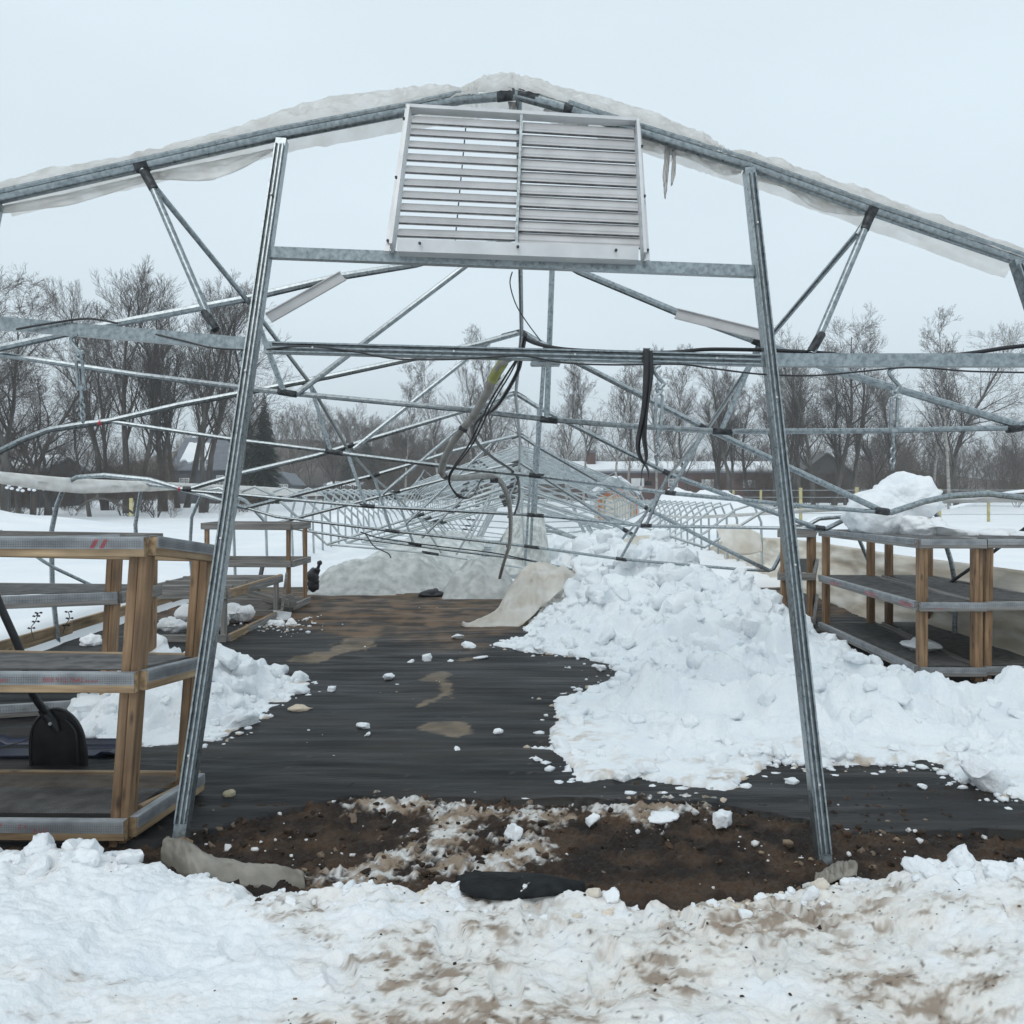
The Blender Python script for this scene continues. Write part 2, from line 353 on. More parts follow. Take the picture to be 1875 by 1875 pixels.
# -- bare soil of the doorway
SLUSH = [[G(1000,1490), G(830,1500), G(800,1540), G(720,1600), G(640,1615)], [G(850,1500), G(760,1570), G(900,1600), G(950,1560)], [G(1040,1450), G(1180,1500), G(1290,1470)], [G(690,1480), G(840,1490)]]
def slush_mask(X, Y):
    d = np.full(X.shape, 9.0)
    for l in SLUSH: d = np.minimum(d, seg_dist(X, Y, l))
    n = fbm(X*5, Y*5, 8, 5)
    return ss(-.03, .06, .10-d+.17*n+.10*pn(X*17, Y*17)+.10*pn(X*37, Y*37)+.06*pn(X*58, Y*58))
def soil_h(X, Y):
    lumps = np.abs(fbm(X*10, Y*10, 1, 5, .6))*.046+.016*np.abs(pn(X*40, Y*40))
    return .002+lumps*.8+slush_mask(X, Y)*(.006+.014*np.abs(pn(X*22, Y*22)))+.015*pn(X*1.5, Y*1.5)
def soil_c(X, Y, Z):
    n = ss(-.35, .5, fbm(X*4, Y*4, 2, 5))[..., None]; fine = (1+.55*pn(X*60, Y*60))[..., None]
    c = (np.array((.018,.010,.006))*(1-n)+np.array((.07,.040,.022))*n)*fine
    s = slush_mask(X, Y); d = ss(-.25, .35, fbm(X*9, Y*9, 6, 5, .65))
    sc = np.array((.74,.73,.71))*(d)[..., None]+np.array((.34,.26,.19))*(1-d)[..., None]
    return c*(1-s[..., None])+sc*s[..., None]
SOIL = noisy('wet_soil', (.85,.85,.85), (1,1,1), scale=30, rough=.7, attr='Col', spec=.35, bump=.6, bscale=120)
heightfield('soil', np.arange(-2.6, 3.6, .0115), np.arange(3.05, 4.62, .0115), soil_h, SOIL, col=soil_c, kind='structure')
# -- woven ground fabric
def fab_edge(X): return np.interp(X, [-5, -1.7, -1.4, -1.15, -.9, 0, 1, 1.35, 1.55, 5], [3.75, 3.8, 4.02, 4.22, 4.38, 4.32, 4.28, 4.08, 3.93, 3.82])+.02*pn(X*7, X*0)
MUD = [[G(845,1345,), G(790,1340)], [G(745,1315), G(790,1290), G(825,1275), G(800,1250), G(815,1215), G(850,1215)], [G(850,1300), G(820,1280)], [G(560,1215), G(640,1195), G(670,1150), G(760,1145), G(870,1150)], [G(700,1150), G(800,1140), G(900,1130)]]
def mud_mask(X, Y):
    d = seg_dist(X, Y, MUD[0])-.07
    for l in MUD[1:]: d = np.minimum(d, seg_dist(X, Y, l)-(.02 if l is MUD[1] or l is MUD[2] else .16))
    return ss(-.004, .014, .02-d+.15*fbm(X*3.2, Y*2.0, 9, 6, .6))*(.75+.25*ss(-.2,.3,fbm(X*12,Y*9,3,3)))
def fab_h(X, Y):
    wr = .012*pn(X*.5, Y*5, 2)+.012*(1-np.abs(pn(X*.9+.25*Y, Y*9, 5))*2.5)*ss(-.35, .35, pn(X*.5, Y*.7, 8))+.006*(1-np.abs(pn(X*1.5-.4*Y, Y*21, 1))*2.5)*ss(-.2,.4,pn(X*.8,Y*.9,3))
    seam = .012*np.exp(-((Y-8.1-.05*pn(X*.8, X*0))/.035)**2)+.008*np.exp(-((Y-4.75-.04*X)/.03)**2)
    lift = .03*ss(.10, 0, Y-fab_edge(X))*pn(X*2, X*0, 3)
    return np.where(Y < fab_edge(X), -.03, .03+wr+seam+lift+.02*pn(X*.5, Y*.5, 4))
def fab_c(X, Y, Z):
    base = np.array((.013,.0135,.015)); dust = ss(-.25, .55, fbm(X*.9, Y*2.2, 4, 5))[..., None]*.55+ss(.1, .5, fbm(X*1.2, Y*16, 3, 3))[..., None]*.3
    c = base*(1-dust)+np.array((.040,.033,.027))*dust
    m = mud_mask(X, Y)[..., None]; mv = (.75+.5*fbm(X*3, Y*3, 1, 4))[..., None]
    c = c*(1-m)+np.array((.25,.19,.125))*mv*m
    br = (ss(8.6, 9.9, Y+1.6*fbm(X*.7, Y*.7, 5, 5)-.3*np.abs(X+1.2))*.95)[..., None]; n = ss(-.4, .4, fbm(X*3, Y*3, 7, 5))[..., None]
    bc = np.array((.030,.018,.010))*(1-n)+np.array((.15,.088,.045))*n
    gr = (ss(.15, .4, pn(X*.9+4, Y*.9))*ss(11.5, 12.6, Y))[..., None]; bc = bc*(1-.5*gr)+np.array((.05,.055,.02))*.5*gr
    c = c*(1-br)+bc*br
    speck = ss(.52, .6, pn(X*28, Y*28, 3))[..., None]*ss(-.2, .3, pn(X*1.3, Y*1.3, 6))[..., None]
    return c*(1-.8*speck)+np.array((.10,.085,.07))*.8*speck
FAB = noisy('ground_fabric', (.85,.85,.85), (1,1,1), scale=2.5, rough=.58, attr='Col', spec=.27, stretch=(.45,3.2,1), bump=.35, bscale=26, rvar=.42)
heightfield('ground_fabric', np.arange(-5.1, 5.0, .026), np.arange(3.70, 14.3, .021), fab_h, FAB, col=fab_c, cut=-.02, kind='structure')
# -- front snow bank
FE = [(-9, 3.66), (-2.6, 3.66), G(0,1548,.14), G(80,1540,.15), G(170,1546,.14), G(300,1560,.12), G(345,1592,.05), G(430,1606,.05), G(560,1622,.03), G(700,1618,.03), G(840,1612,.03), G(1065,1632,.03), G(1230,1640,.04), G(1330,1630,.04), G(1490,1612,.04), G(1520,1596,.07), G(1560,1570,.12), G(1640,1590,.10), G(1690,1590,.10), G(1700,1566,.15), G(1875,1572,.15), (2.4, 3.5), (9, 3.5)]
FE = sorted(FE); FEX = np.array([p[0] for p in FE]); FEY = np.array([p[1] for p in FE])
FEZ = np.interp(FEX, [-9, -1.6, -1.45, -1.2, 1.3, 1.55, 1.7, 9], [.16, .15, .07, .045, .055, .13, .165, .17])
BOOTS = [(-.25,2.95,.3), (.05,3.12,.1), (.28,2.78,-.2), (.62,3.05,.2), (.85,2.8,-.4), (1.05,3.1,.5), (-.6,2.72,.4), (.45,3.25,-.1), (1.35,2.9,.3), (-.05,2.65,.1), (-1.0,2.9,.6), (1.75,2.85,-.2)]
def bank_h(X, Y):
    e = np.interp(X, FEX, FEY)+.035*fbm(X*6, X*0, 3, 4); d = e-Y
    top = np.interp(X, FEX, FEZ)
    hv, gap = cells(X*6+.6*pn(X*3, Y*3), Y*6+.6*pn(X*3, Y*3, 5), 3)
    rough = ss(1.1, .0, d)
    lump = .024*fbm(X*3.2, Y*3.2, 1, 5)+.005*np.abs(pn(X*62, Y*62))+(.036*hv*ss(0, .22, gap))*rough+.020*np.abs(fbm(X*7, Y*7, 4, 5, .6))*(.5+.5*rough)+.009*pn(X*30, Y*30)+.012*np.abs(pn(X*19+3,Y*19))*rough
    foot = -.028*ss(.12, .5, pn(X*2.3+9, Y*1.9, 3))*ss(.2, .6, d)
    for fx, fy, fa in BOOTS:
        c_, s_ = math.cos(fa), math.sin(fa); u = ((X-fx)*c_+(Y-fy)*s_)/.05; v = (-(X-fx)*s_+(Y-fy)*c_)/.13; q = u*u+v*v; foot = foot-.026*ss(1.3, .75, q)+.006*np.exp(-((q-1.5)/.35)**2)
    z = top+.05*ss(.4, 1.5, d)+lump+foot
    return -.05+(z+.05)*ss(-.01, .11, d)**.7
def dirt_bank(X, Y):
    e = np.interp(X, FEX, FEY); d = e-Y
    zone = .20+.62*np.exp(-((X-.30)/.75)**2)+.25*np.exp(-((X-1.3)/.5)**2)*ss(.9,.3,d)+.35*np.exp(-((X+.55)/.35)**2)*ss(.4,1,d)+.35*np.exp(-((X-1.2)/.6)**2)-.25*ss(-.7,-1.3,X)
    n = fbm(X*1.6, Y*2.2, 5, 4); f = fbm(X*10, Y*13, 2, 6, .7); g = fbm(X*4.2+2*Y, Y*6.5, 9, 6, .65)
    tan = .50*ss(.0, 1.05, zone+.7*n+.25*f+.15*g); dk = ss(.30, .85, zone*.6+.45*n+.35*g+.6*f-.10)*ss(-.15, .45, n+.35*zone)
    sp = ss(.46, .56, pn(X*42, Y*42, 3))*ss(.25, .7, zone+.6*n+.3*g)
    return tan, dk, sp
def bank_c(X, Y, Z):
    t, k, s = [a[..., None] for a in dirt_bank(X, Y)]
    c = np.array((.95,.965,.98))*(1-t)+np.array((.74,.63,.49))*t
    c = c*(1-k*.75)+np.array((.20,.115,.055))*k*.75
    return c*(1-s*.8)+np.array((.07,.05,.035))*s*.8
heightfield('snow_bank', stretchgrid((-2.5, 2.5), (-8.5, 8.5), .0105, 1.12), stretchgrid((2.15, 3.80), (-9, 3.8), .0105, 1.10), bank_h, SNOWM, col=bank_c, kind='structure', cut=-.045)
# -- broken snow heap on the right
HP = [G(905,1186), G(960,1200), G(1060,1207), G(1165,1240), G(1090,1265), G(1020,1290), G(1035,1335), G(1000,1392), G(1075,1437), G(1180,1440), G(1330,1462), G(1420,1402), G(1500,1415), G(1620,1412), G(1690,1398), G(1760,1440), G(1875,1478), (3.6, 4.3), (4.9, 4.6), (4.95, 6.5), (4.4, 6.78), (3.42, 6.85), (3.36, 9.3), (3.02, 9.9), (2.95, 13), (3.5, 17), (3.9, 25), (3.3, 31), (-.3, 31), (-.1, 18), (.25, 13.0), (.30, 11.5), G(965,1150), G(960,1175)]
def heap_h(X, Y):
    d = sdf(X, Y, HP)+.10*fbm(X*2.2, Y*2.2, 3, 5)+.04*pn(X*9, Y*9)
    base = np.interp(Y, [4, 5, 6, 7, 8, 9, 10, 11, 12, 14, 17, 20, 31], [.06, .12, .20, .27, .33, .42, .56, .72, .88, .95, .75, .55, .35])
    base = base*np.interp(X, [-.4, .3, 1.0, 1.8, 3.0], [.45, .6, .8, .95, 1.08])+.30*np.exp(-((X-2.75)/.45)**2-((Y-9.9)/1.1)**2)
    r = ss(-.01, .95, d)**.8
    wx, wy = X+.25*pn(X*1.3, Y*1.3, 2), Y+.25*pn(X*1.3, Y*1.3, 7)
    h1, g1 = cells(wx*1.35, wy*1.35, 11); h2, g2 = cells(wx*3.3, wy*3.3, 23); h3, g3 = cells(wx*8+.3*pn(X*6,Y*6), wy*8, 31)
    edge = ss(.8, .15, d)
    blk = (.34*h1*ss(0, .24, g1)*ss(.35, 1.3, d)*ss(6,9,Y)+.27*h1*ss(0,.20,g1)*ss(.3,1,d)*ss(9,6,Y)+.12*h2*ss(0, .28, g2)*ss(.05, .6, d)+.05*h3*ss(0, .34, g3)*ss(0, .2, d)*(.35+.65*edge))
    bl = lambda f, q: np.abs(pn(wx*f, wy*f, q))*2-.5
    n = .13*bl(1.4, 3)*ss(.1,.8,d)+.05*bl(3.4, 5)+.026*bl(8, 8)+.014*bl(17, 2)+.007*bl(34, 4)
    z = base*(.10+.90*r)*ss(-.02, .06, d)+blk*(.3+.7*r)+n*ss(0, .2, d)+.02*ss(0,.08,d)
    return np.where(d < -.02, -.08, np.maximum(z, .03*ss(-.01,.04,d)+.035))
def heap_c(X, Y, Z):
    d = sdf(X, Y, HP); f = fbm(X*4, Y*4, 2, 6, .6)
    t = (ss(.5, 0, d)*ss(6.6, 4.9, Y+.8*pn(X*1.1, Y*1.1)))*ss(-.15, .55, f+.1)*ss(2.6, 1.0, np.abs(X-1.0))+.25*ss(.4, .8, f)*ss(6.5, 5, Y)
    t = np.clip(t*ss(-.35, .35, fbm(X*11, Y*11, 7, 5, .65)), 0, 1)[..., None]*.75; k = (t[..., 0]*ss(.0, .45, fbm(X*13, Y*13, 4, 4)))[..., None]
    c = np.array((.95,.975,.99))*(1-t)+np.array((.62,.50,.38))*t
    return c*(1-k*.6)+np.array((.22,.13,.07))*k*.6
o = heightfield('snow_heap', np.concatenate([np.arange(-.7, 5.05, .019)]), np.concatenate([np.arange(4.1, 10, .019), np.arange(10, 14.5, .03), np.arange(14.5, 31.2, .09)]), heap_h, SNOWM, col=heap_c, cut=-.03)
meta(o, 'large heap of broken snow blocks spilling across the floor from the right', 'snow heap')
LP = [(-3.05,5.45), G(270,1374), G(390,1366), G(480,1322), G(575,1262), G(505,1240), (-2.35,7.7), (-3.1,7.8), (-3.5,6.6), (-3.35,5.9)]
def pile_h(X, Y):
    d = sdf(X, Y, LP)+.10*fbm(X*3, Y*3, 8, 5)+.03*pn(X*12, Y*12); r = ss(0, .65, d)
    wx, wy = X+.15*pn(X*2, Y*2, 2), Y+.15*pn(X*2, Y*2, 7)
    h1, g1 = cells(wx*3.2, wy*3.2, 41); h2, g2 = cells(wx*8, wy*8, 47)
    z = .30*r*ss(-.02,.05,d)+.20*h1*ss(0, .22, g1)*ss(.05, .45, d)+.09*h2*ss(0, .3, g2)*ss(0, .15, d)+.02*fbm(X*9, Y*9, 1, 4)*ss(0,.1,d)
    return np.where(d < -.01, -.08, np.maximum(z, .03)+.01)
def pile_c(X, Y, Z):
    t = (ss(.22, .0, sdf(X, Y, LP))*ss(-.2, .4, fbm(X*4, Y*4, 2, 5)))[..., None]*ss(-2.4,-1.9,X)[..., None]
    return np.array((.95,.97,.985))*(1-t)+np.array((.55,.42,.30))*t
o = heightfield('snow_pile', np.arange(-3.6, -1.55, .0135), np.arange(5.15, 7.95, .0135), pile_h, SNOWM, col=pile_c, cut=-.03)
meta(o, 'knee-high pile of lumpy snow behind the near left wooden rack', 'snow pile')

_g = np.linspace(-1, 1, 7); _cv, _cf = [], []
for ax in range(3):
    for sg in (-1, 1):
        A_, B_ = np.meshgrid(_g, _g, indexing='ij'); q = np.zeros((7, 7, 3)); q[..., ax] = sg; q[..., (ax+1) % 3] = A_; q[..., (ax+2) % 3] = B_*sg
        k0 = len(_cv)*49; _cv.append(q.reshape(-1, 3)); _cf.append(grid_faces(7, 7)+k0)
_cv = np.concatenate(_cv); _cf = np.concatenate(_cf)
def rubble(name, spots, seed, col=(.95,.975,.99), mat=None):
    rs_ = np.random.RandomState(seed); V_, F_, C_ = [], [], []
    for k, (x, y, z, r) in enumerate(spots):
        p = _cv/np.power((np.abs(_cv)**3.4).sum(1, keepdims=True), 1/3.4)
        for _ in range(4):                                    # broken faces
            nrm = rs_.randn(3); nrm /= np.linalg.norm(nrm); dd = p@nrm; cut = rs_.uniform(.62, 1.0); p = p-np.maximum(dd-cut, 0)[:, None]*nrm
        p = p*np.array((rs_.uniform(.7, 1.35), rs_.uniform(.6, 1.1), rs_.uniform(.45, .85)))
        o_ = rs_.rand(3)*50; nz = fbm(p[:, 0]*1.6+o_[0], p[:, 1]*1.6+o_[1], p[:, 2]*1.6+o_[2], 3, .6); p = p*(1+.24*nz-.16*np.abs(pn(p[:, 0]*3+o_[1], p[:, 1]*3, p[:, 2]*3+o_[0])))[:, None]
        a = rs_.rand()*6.28; t = rs_.randn()*.45; u = rs_.randn()*.35; ca, sa, ct, st, cu, su = math.cos(a), math.sin(a), math.cos(t), math.sin(t), math.cos(u), math.sin(u)
        Rm = np.array(((ca,-sa,0),(sa,ca,0),(0,0,1)))@np.array(((1,0,0),(0,ct,-st),(0,st,ct)))@np.array(((cu,0,su),(0,1,0),(-su,0,cu)))
        V_.append((p@Rm.T)*r+np.array((x, y, z))); F_.append(_cf+k*len(_cv)); C_.append(np.repeat(np.array([col[k] if isinstance(col, list) else col]), len(_cv), 0))
    o = mesh_obj(name, np.concatenate(V_), np.concatenate(F_), mat or SNOWM, None, True, 0, col=np.concatenate(C_)); o['kind'] = 'stuff'
    return o
rs0 = np.random.RandomState(21); xs = rs0.uniform(-.3, 5.0, 5200); ys = 4.3+(14.2-4.3)*rs0.rand(5200)**.85; dd_ = sdf(xs[:, None], ys[:, None], HP)[:, 0]; zs = heap_h(xs[:, None], ys[:, None])[:, 0]
big = ss(5.0, 10, ys)*ss(.15, .8, dd_); rr = .018+.045*rs0.rand(5200)**2+(.05+.13*big)*rs0.rand(5200)**4*ss(-.05,.3,dd_)+.012*big; ok = (dd_ > -.04) & (rs0.rand(5200) < .16+.38*ss(.4, .0, dd_)+.18*big*(pn(xs*.9, ys*.9, 6) > -.1)); ok &= ~((xs > 3.25) & (ys > 6.75))
ok &= zs > .02
rubble('snow_rubble', [(x, y, z+r*rs0.uniform(-.15, .3), r) for x, y, z, r in zip(xs[ok], ys[ok], zs[ok], rr[ok])], 5)
xs = rs0.uniform(-3.5, -1.6, 900); ys = rs0.uniform(5.2, 7.8, 900); dd_ = sdf(xs[:, None], ys[:, None], LP)[:, 0]; zs = pile_h(xs[:, None], ys[:, None])[:, 0]; rr = .018+.10*rs0.rand(900)**3; ok = (dd_ > -.02) & (zs > .02) & (rs0.rand(900) < .28)
rubble('pile_rubble', [(x, y, z+r*rs0.uniform(-.2, .3), r) for x, y, z, r in zip(xs[ok], ys[ok], zs[ok], rr[ok])], 6)
xs = rs0.uniform(-2.5, 2.5, 420); ys = np.interp(xs, FEX, FEY)-np.abs(rs0.randn(420))*.13+.01; zs = bank_h(xs[:, None], ys[:, None])[:, 0]; rr = .008+.045*rs0.rand(420)**4*np.where(np.abs(xs-.1) < 1.3, .6, 1.3); ok = zs > .01
rubble('bank_rubble', [(x, y, z+r*.1, r) for x, y, z, r in zip(xs[ok], ys[ok], zs[ok], rr[ok])], 7, [((.95,.965,.98) if abs(x-.4) > .9 or rs0.rand() < .6 else (.80,.71,.60)) for x in xs[ok]])
nC = 900; xs = rs0.uniform(-1.7, 2.6, nC); ys = rs0.uniform(3.4, 4.5, nC); ys = np.minimum(ys, fab_edge(xs)+.05*rs0.rand(nC)); zs = soil_h(xs[:, None], ys[:, None])[:, 0]; rr = .004+.020*rs0.rand(nC)**4
rubble('soil_clods', [(x, y, z+r*.15, r) for x, y, z, r in zip(xs, ys, zs, rr)], 9, [((.028,.017,.010) if q < .45 else (.075,.042,.024) if q < .8 else (.20,.15,.11) if q < .93 else (.8,.79,.78)) for q in rs0.rand(nC)], SOIL)
#SPLIT1
# ================================================================== GREENHOUSE FRAME
gh = thing('greenhouse_frame', 'collapsed galvanized steel greenhouse frame with bent trussed bows', 'greenhouse', (0, 3.7, 0))
R_RAF, R_CH, R_ST, R_PU = .026, .0185, .020, .017
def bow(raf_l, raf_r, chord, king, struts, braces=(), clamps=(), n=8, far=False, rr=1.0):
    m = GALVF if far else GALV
    b = MB(); b.tube(raf_l, R_RAF*rr, n); b.tube(raf_r, R_RAF*rr, n); bo = b.build('bow', m, gh)
    if chord: tube('chord', chord, R_CH*rr, m, bo, n)
    if king: tube('king_post', king, R_ST*rr, m, bo, n)
    for s_ in struts: tube('strut', s_, R_ST*rr*.95, m, bo, n)
    for s_ in braces: tube('brace', s_, R_ST*rr, m, bo, n)
    for a, d, r, l in clamps:
        d = Vector(d).normalized(); MB().tube([a-d*l/2, a-d*l*.45, a+d*l*.45, a+d*l/2], [r*.96, r, r, r*.96], 10).build('clamp', DARK, bo)
    return bo
def PP(l, D=None): return [P(*q) if len(q) == 3 else P(q[0], q[1], D) for q in l]
def W(*p): return Vector(p)
# front bow (index 0) in the leaning end plane, with the purlin feet on it
fl = [P0(945,172), P0(845,180), P0(740,203), P0(510,247), P0(258,304), P0(0,362)]
fr = [P0(945,172), P0(1040,198), P0(1170,240), P0(1372,303), P0(1596,384), P0(1872,478)]
fl += [W(-3.9,4.3,2.86), W(-4.6,3.95,2.38), W(-4.95,3.6,1.85), W(-5.02,3.5,1.2), W(-5,3.5,0)]
fr += [W(3.75,4.1,2.65), W(4.35,3.9,2.3), W(4.66,3.6,1.8), W(4.74,3.5,1.2), W(4.7,3.5,0)]
R0 = .034
b = MB(); b.tube(fl, R0, 12); b.tube(fr, R0, 12); bow0 = b.build('bow', GALV, gh); bow0['label'] = 'tall upright end bow still standing at the front'
def sleeve(a, b_, r, parent, name='clamp', mat=DARK):
    r *= .92; a, b_ = a.lerp(b_, .1), b_.lerp(a, .1)
    return MB().tube([a, a.lerp(b_, .06), a.lerp(b_, .94), b_], [r*.94, r, r, r*.94], 12).build(name, mat, parent)
sleeve(P0(905,176), P0(948,171), R0*1.13, bow0); sleeve(P0(943,171), P0(992,184), R0*1.13, bow0)
sleeve(P0(1032,195), P0(1052,201), R0*1.2, bow0)
sleeve(P0(245,307), P0(276,300), R0*1.15, bow0); sleeve(P0(1585,380), P0(1608,388), R0*1.15, bow0)
# wire channel riding on the front bow
for seg in (fl[1:6], fr[1:6]):
    MB().tube([p+Vector((0,-R0*.9,R0*.55)) for p in seg], .014, 6).build('wire_channel', GALV, bow0)
tube('strut', [P0(262,312), P0(280,345), P0(392,604)], [.022,.021,.021], GALV, bow0, 10)
tube('strut', [P0(1594,392), P0(1575,440), P0(1486,648)], [.022,.021,.021], GALV, bow0, 10)
sleeve(P0(262,310,-.0), P0(285,352), .029, bow0); sleeve(P0(372,566), P0(398,608), .026, bow0)
sleeve(P0(1596,388), P0(1580,425), .029, bow0); sleeve(P0(1507,606), P0(1482,650), .026, bow0)
# end posts with wire-lock channel
def chan(name, a, b_, parent, w=.058, dp=.058, label=None, groove=True, up=Vector((0,-1,0)), lip=True):
    """square tube whose front carries a grooved wire-lock channel"""
    h = w/2; q = dp/2
    o = MB().prism([(-h,-q), (h,-q), (h,q), (-h,q)], a, b_, up).build(name, GALV, parent, ang=30)
    if label: o['label'] = label
    if groove:
        x, y, z = frame(b_-a, up); s = h*.86; t = .020
        e0 = a.lerp(b_, .018); e1 = b_.lerp(a, .012)
        MB().prism([(-s,q+.001), (s,q+.001), (s,q+t), (s*.72,q+t), (s*.45,q+.006), (s*.16,q+.006), (s*.16,q+t*.8), (-s*.16,q+t*.8), (-s*.16,q+.006), (-s*.45,q+.006), (-s*.72,q+t), (-s,q+t)], e0, e1, up).build('wire_channel', GALV, o, smooth=False)
        MB().prism([(-s*.60,q+.0075), (-s*.25,q+.0075), (-s*.25,q+.010), (-s*.60,q+.010)], e0, e1, up).prism([(s*.25,q+.0075), (s*.60,q+.0075), (s*.60,q+.010), (s*.25,q+.010)], e0, e1, up).build('wire_groove', GROOVE, o, smooth=False)
        for t_ in (.10, .38, .62, .9):
            c = a.lerp(b_, t_); MB().tube([c+z*(q+t*.8), c+z*(q+t+.006)], .006, 8).build('screw', ALU, o)
    return o
PL0, PL1 = P(331,1534,3.77), P0(517,258); PR0, PR1 = P(1510,1590,3.66), P0(1371,312)
chan('end_post', PL0, PL1, gh); chan('end_post', PR0, PR1, gh)
chan('end_post', W(3.15,3.72,0), P0(1862,478), gh); chan('end_post', W(-3.05,3.8,0), P0(-8,372), gh)
# cross rails of the end frame
def rail(name, a, b_, parent, w=.05, h=.062, grooved=False):
    return chan(name, a, b_, parent, h, w, groove=grooved)
rail('cross_rail', P0(-60,586,-.02), P0(462,630,-.02), gh, .05, .066)
rail('cross_rail', P0(484,636,-.01), P0(1402,660,-.01), gh, .045, .062, grooved=True)
rail('cross_rail', P0(1422,659,-.02), P0(1935,659,-.02), gh, .05, .068)
rail('upper_rail', P0(489,462,-.01), P0(1390,497,-.01), gh, .05, .06)
# bow 1
D1a, D1 = 5.85, 5.55
b1l = PP([(952,432,D1a), (760,484,5.75), (620,507,5.65), (450,547,5.55), (140,606,5.45), (0,637,5.4), (-160,690,5.3)])+[W(-4.6,5.3,2.05), W(-4.95,5.27,1.7), W(-5.03,5.27,1.0), W(-5,5.27,0)]
b1r = PP([(952,432,D1a), (1060,497,5.8), (1240,572,5.7), (1395,628,5.6), (1512,673,5.55), (1866,779,5.45)])+[W(3.7,5.4,2.25), W(4.3,5.3,2.2), W(4.66,5.27,1.7), W(4.74,5.27,1), W(4.7,5.27,0)]
bo1 = bow(b1l, b1r, PP([(-120,630,5.4), (0,649,5.45), (250,686,5.5), (520,719,5.55), (850,750,5.6), (1003,768,5.6), (1150,780,5.58), (1320,790,5.55), (1600,789,5.5), (1866,783,5.45)]),
    PP([(1012,462,5.85), (1001,766,5.6)]), [PP([(457,550,5.56), (519,716,5.55)]), PP([(1392,626,5.62), (1322,786,5.55)])],
    [PP([(905,448,5.83), (848,490,5.8), (545,720,5.53)])])
for a, c, r in (((440,549,5.55),(478,541,5.57),.031), ((505,716,5.55),(548,723,5.55),.025), ((985,767,5.6),(1025,771,5.6),.025), ((1300,789,5.55),(1345,791,5.55),.025), ((1840,786,5.46),(1875,781,5.45),.033), ((1375,621,5.6),(1408,634,5.6),.032)):
    sleeve(P(*a), P(*c), r, bo1)
for l in (PP([(628,505,5.6), (492,582,5.35)]), PP([(1238,574,5.65), (1398,614,5.45)])):
    x, y, z = frame(l[1]-l[0], Vector((0,-1,0))); h = .036
    MB().prism([(-h,-.01), (h,-.01), (h,.012), (h-.006,.012), (h-.006,-.004), (-h+.006,-.004), (-h+.006,.012), (-h,.012)], l[0], l[1], Vector((0,-1,0))).build('bent_channel', ALU, bo1, smooth=False)
# bow 2
b2l = PP([(955,608,7.5), (880,629,7.45), (791,649,7.4), (600,690,7.3), (474,714,7.25), (330,741,7.2), (200,771,7.15), (150,777,7.12), (90,787,7.1), (40,806,7.08), (0,826,7.07), (-60,868,7.07)])+[W(-4.98,7.07,1.6), W(-5.03,7.07,1.0), W(-5,7.07,0)]
b2r = PP([(955,608,7.5), (1030,650,7.45), (1290,784,7.25), (1320,797,7.22), (1618,937,7.05), (1632,938,7.05), (1690,919,7.05), (1740,908,7.06), (1810,904,7.07), (1880,912,7.07)])+[W(4.62,7.07,1.5), W(4.74,7.07,1.0), W(4.7,7.07,0)]
bo2 = bow(b2l, b2r, PP([(205,772,7.15), (435,806,7.2), (600,826,7.25), (640,832,7.25), (850,858,7.28), (980,871,7.3), (1227,903,7.2), (1490,928,7.1), (1618,938,7.05)]),
    PP([(998,630,7.5), (982,870,7.3)]), [PP([(566,697,7.3), (605,824,7.25)]), PP([(1291,786,7.26), (1227,902,7.2)])], [PP([(900,623,7.5), (856,656,7.5), (648,822,7.22)])])
for a, c, r in (((548,701,7.3),(588,692,7.3),.031), ((592,825,7.25),(632,831,7.25),.025), ((965,869,7.3),(1000,873,7.3),.025), ((1215,901,7.2),(1240,904,7.2),.024), ((1600,934,7.04),(1630,938,7.04),.034), ((915,618,7.5),(957,607,7.5),.031), ((953,607,7.5),(985,625,7.5),.031), ((1278,778,7.25),(1302,790,7.25),.032)):
    sleeve(P(*a), P(*c), r, bo2)
sleeve(P(180,774,7.14), P(187,773,7.14), .0285, bo2, 'tape_band', REDT)
# bow 3
b3l = PP([(944,720,9.4), (860,749,9.3), (791,770,9.25), (638,816,9.1), (580,834,9.05), (444,866,8.95), (341,897,8.87), (328,894,8.87), (273,878,8.87), (191,870,8.87), (140,874,8.87), (120,885,8.87), (104,925,8.87), (94,975,8.87), (96,1080,8.87), (107,1184,8.87)])
b3r = PP([(944,720,9.4), (986,746,9.35), (1225,868,9.1), (1380,925,8.95), (1502,969,8.87), (1514,968,8.87), (1557,946,8.87), (1610,930,8.87), (1690,912,8.87), (1716,945,8.87), (1742,1030,8.87), (1750,1078,8.87), (1747,1182,8.87)])
bo3 = bow(b3l, b3r, PP([(341,898,8.87), (450,907,8.9), (672,927,9.0), (979,943,9.1), (1183,963,9.05), (1490,968,8.9), (1502,969,8.87)]),
    PP([(986,748,9.35), (980,942,9.1)]), [PP([(634,822,9.1), (668,922,9.0)]), PP([(1222,872,9.1), (1183,962,9.05)])], [PP([(890,742,9.35), (700,905,9.05)])])
for a, c, r in (((615,825,9.1),(652,812,9.1),.031), ((655,925,9.0),(690,928,9.0),.025), ((960,942,9.1),(1000,945,9.1),.025), ((1170,962,9.05),(1196,963,9.05),.025), ((1490,966,8.87),(1512,968,8.87),.032), ((334,895,8.87),(352,896,8.87),.033), ((920,728,9.4),(945,719,9.4),.031), ((943,719,9.4),(965,732,9.4),.031), ((1212,861,9.1),(1234,872,9.1),.032)):
    sleeve(P(*a), P(*c), r, bo3)
sleeve(P(326,894,8.87), P(332,895,8.87), .0285, bo3, 'tape_band', REDT)
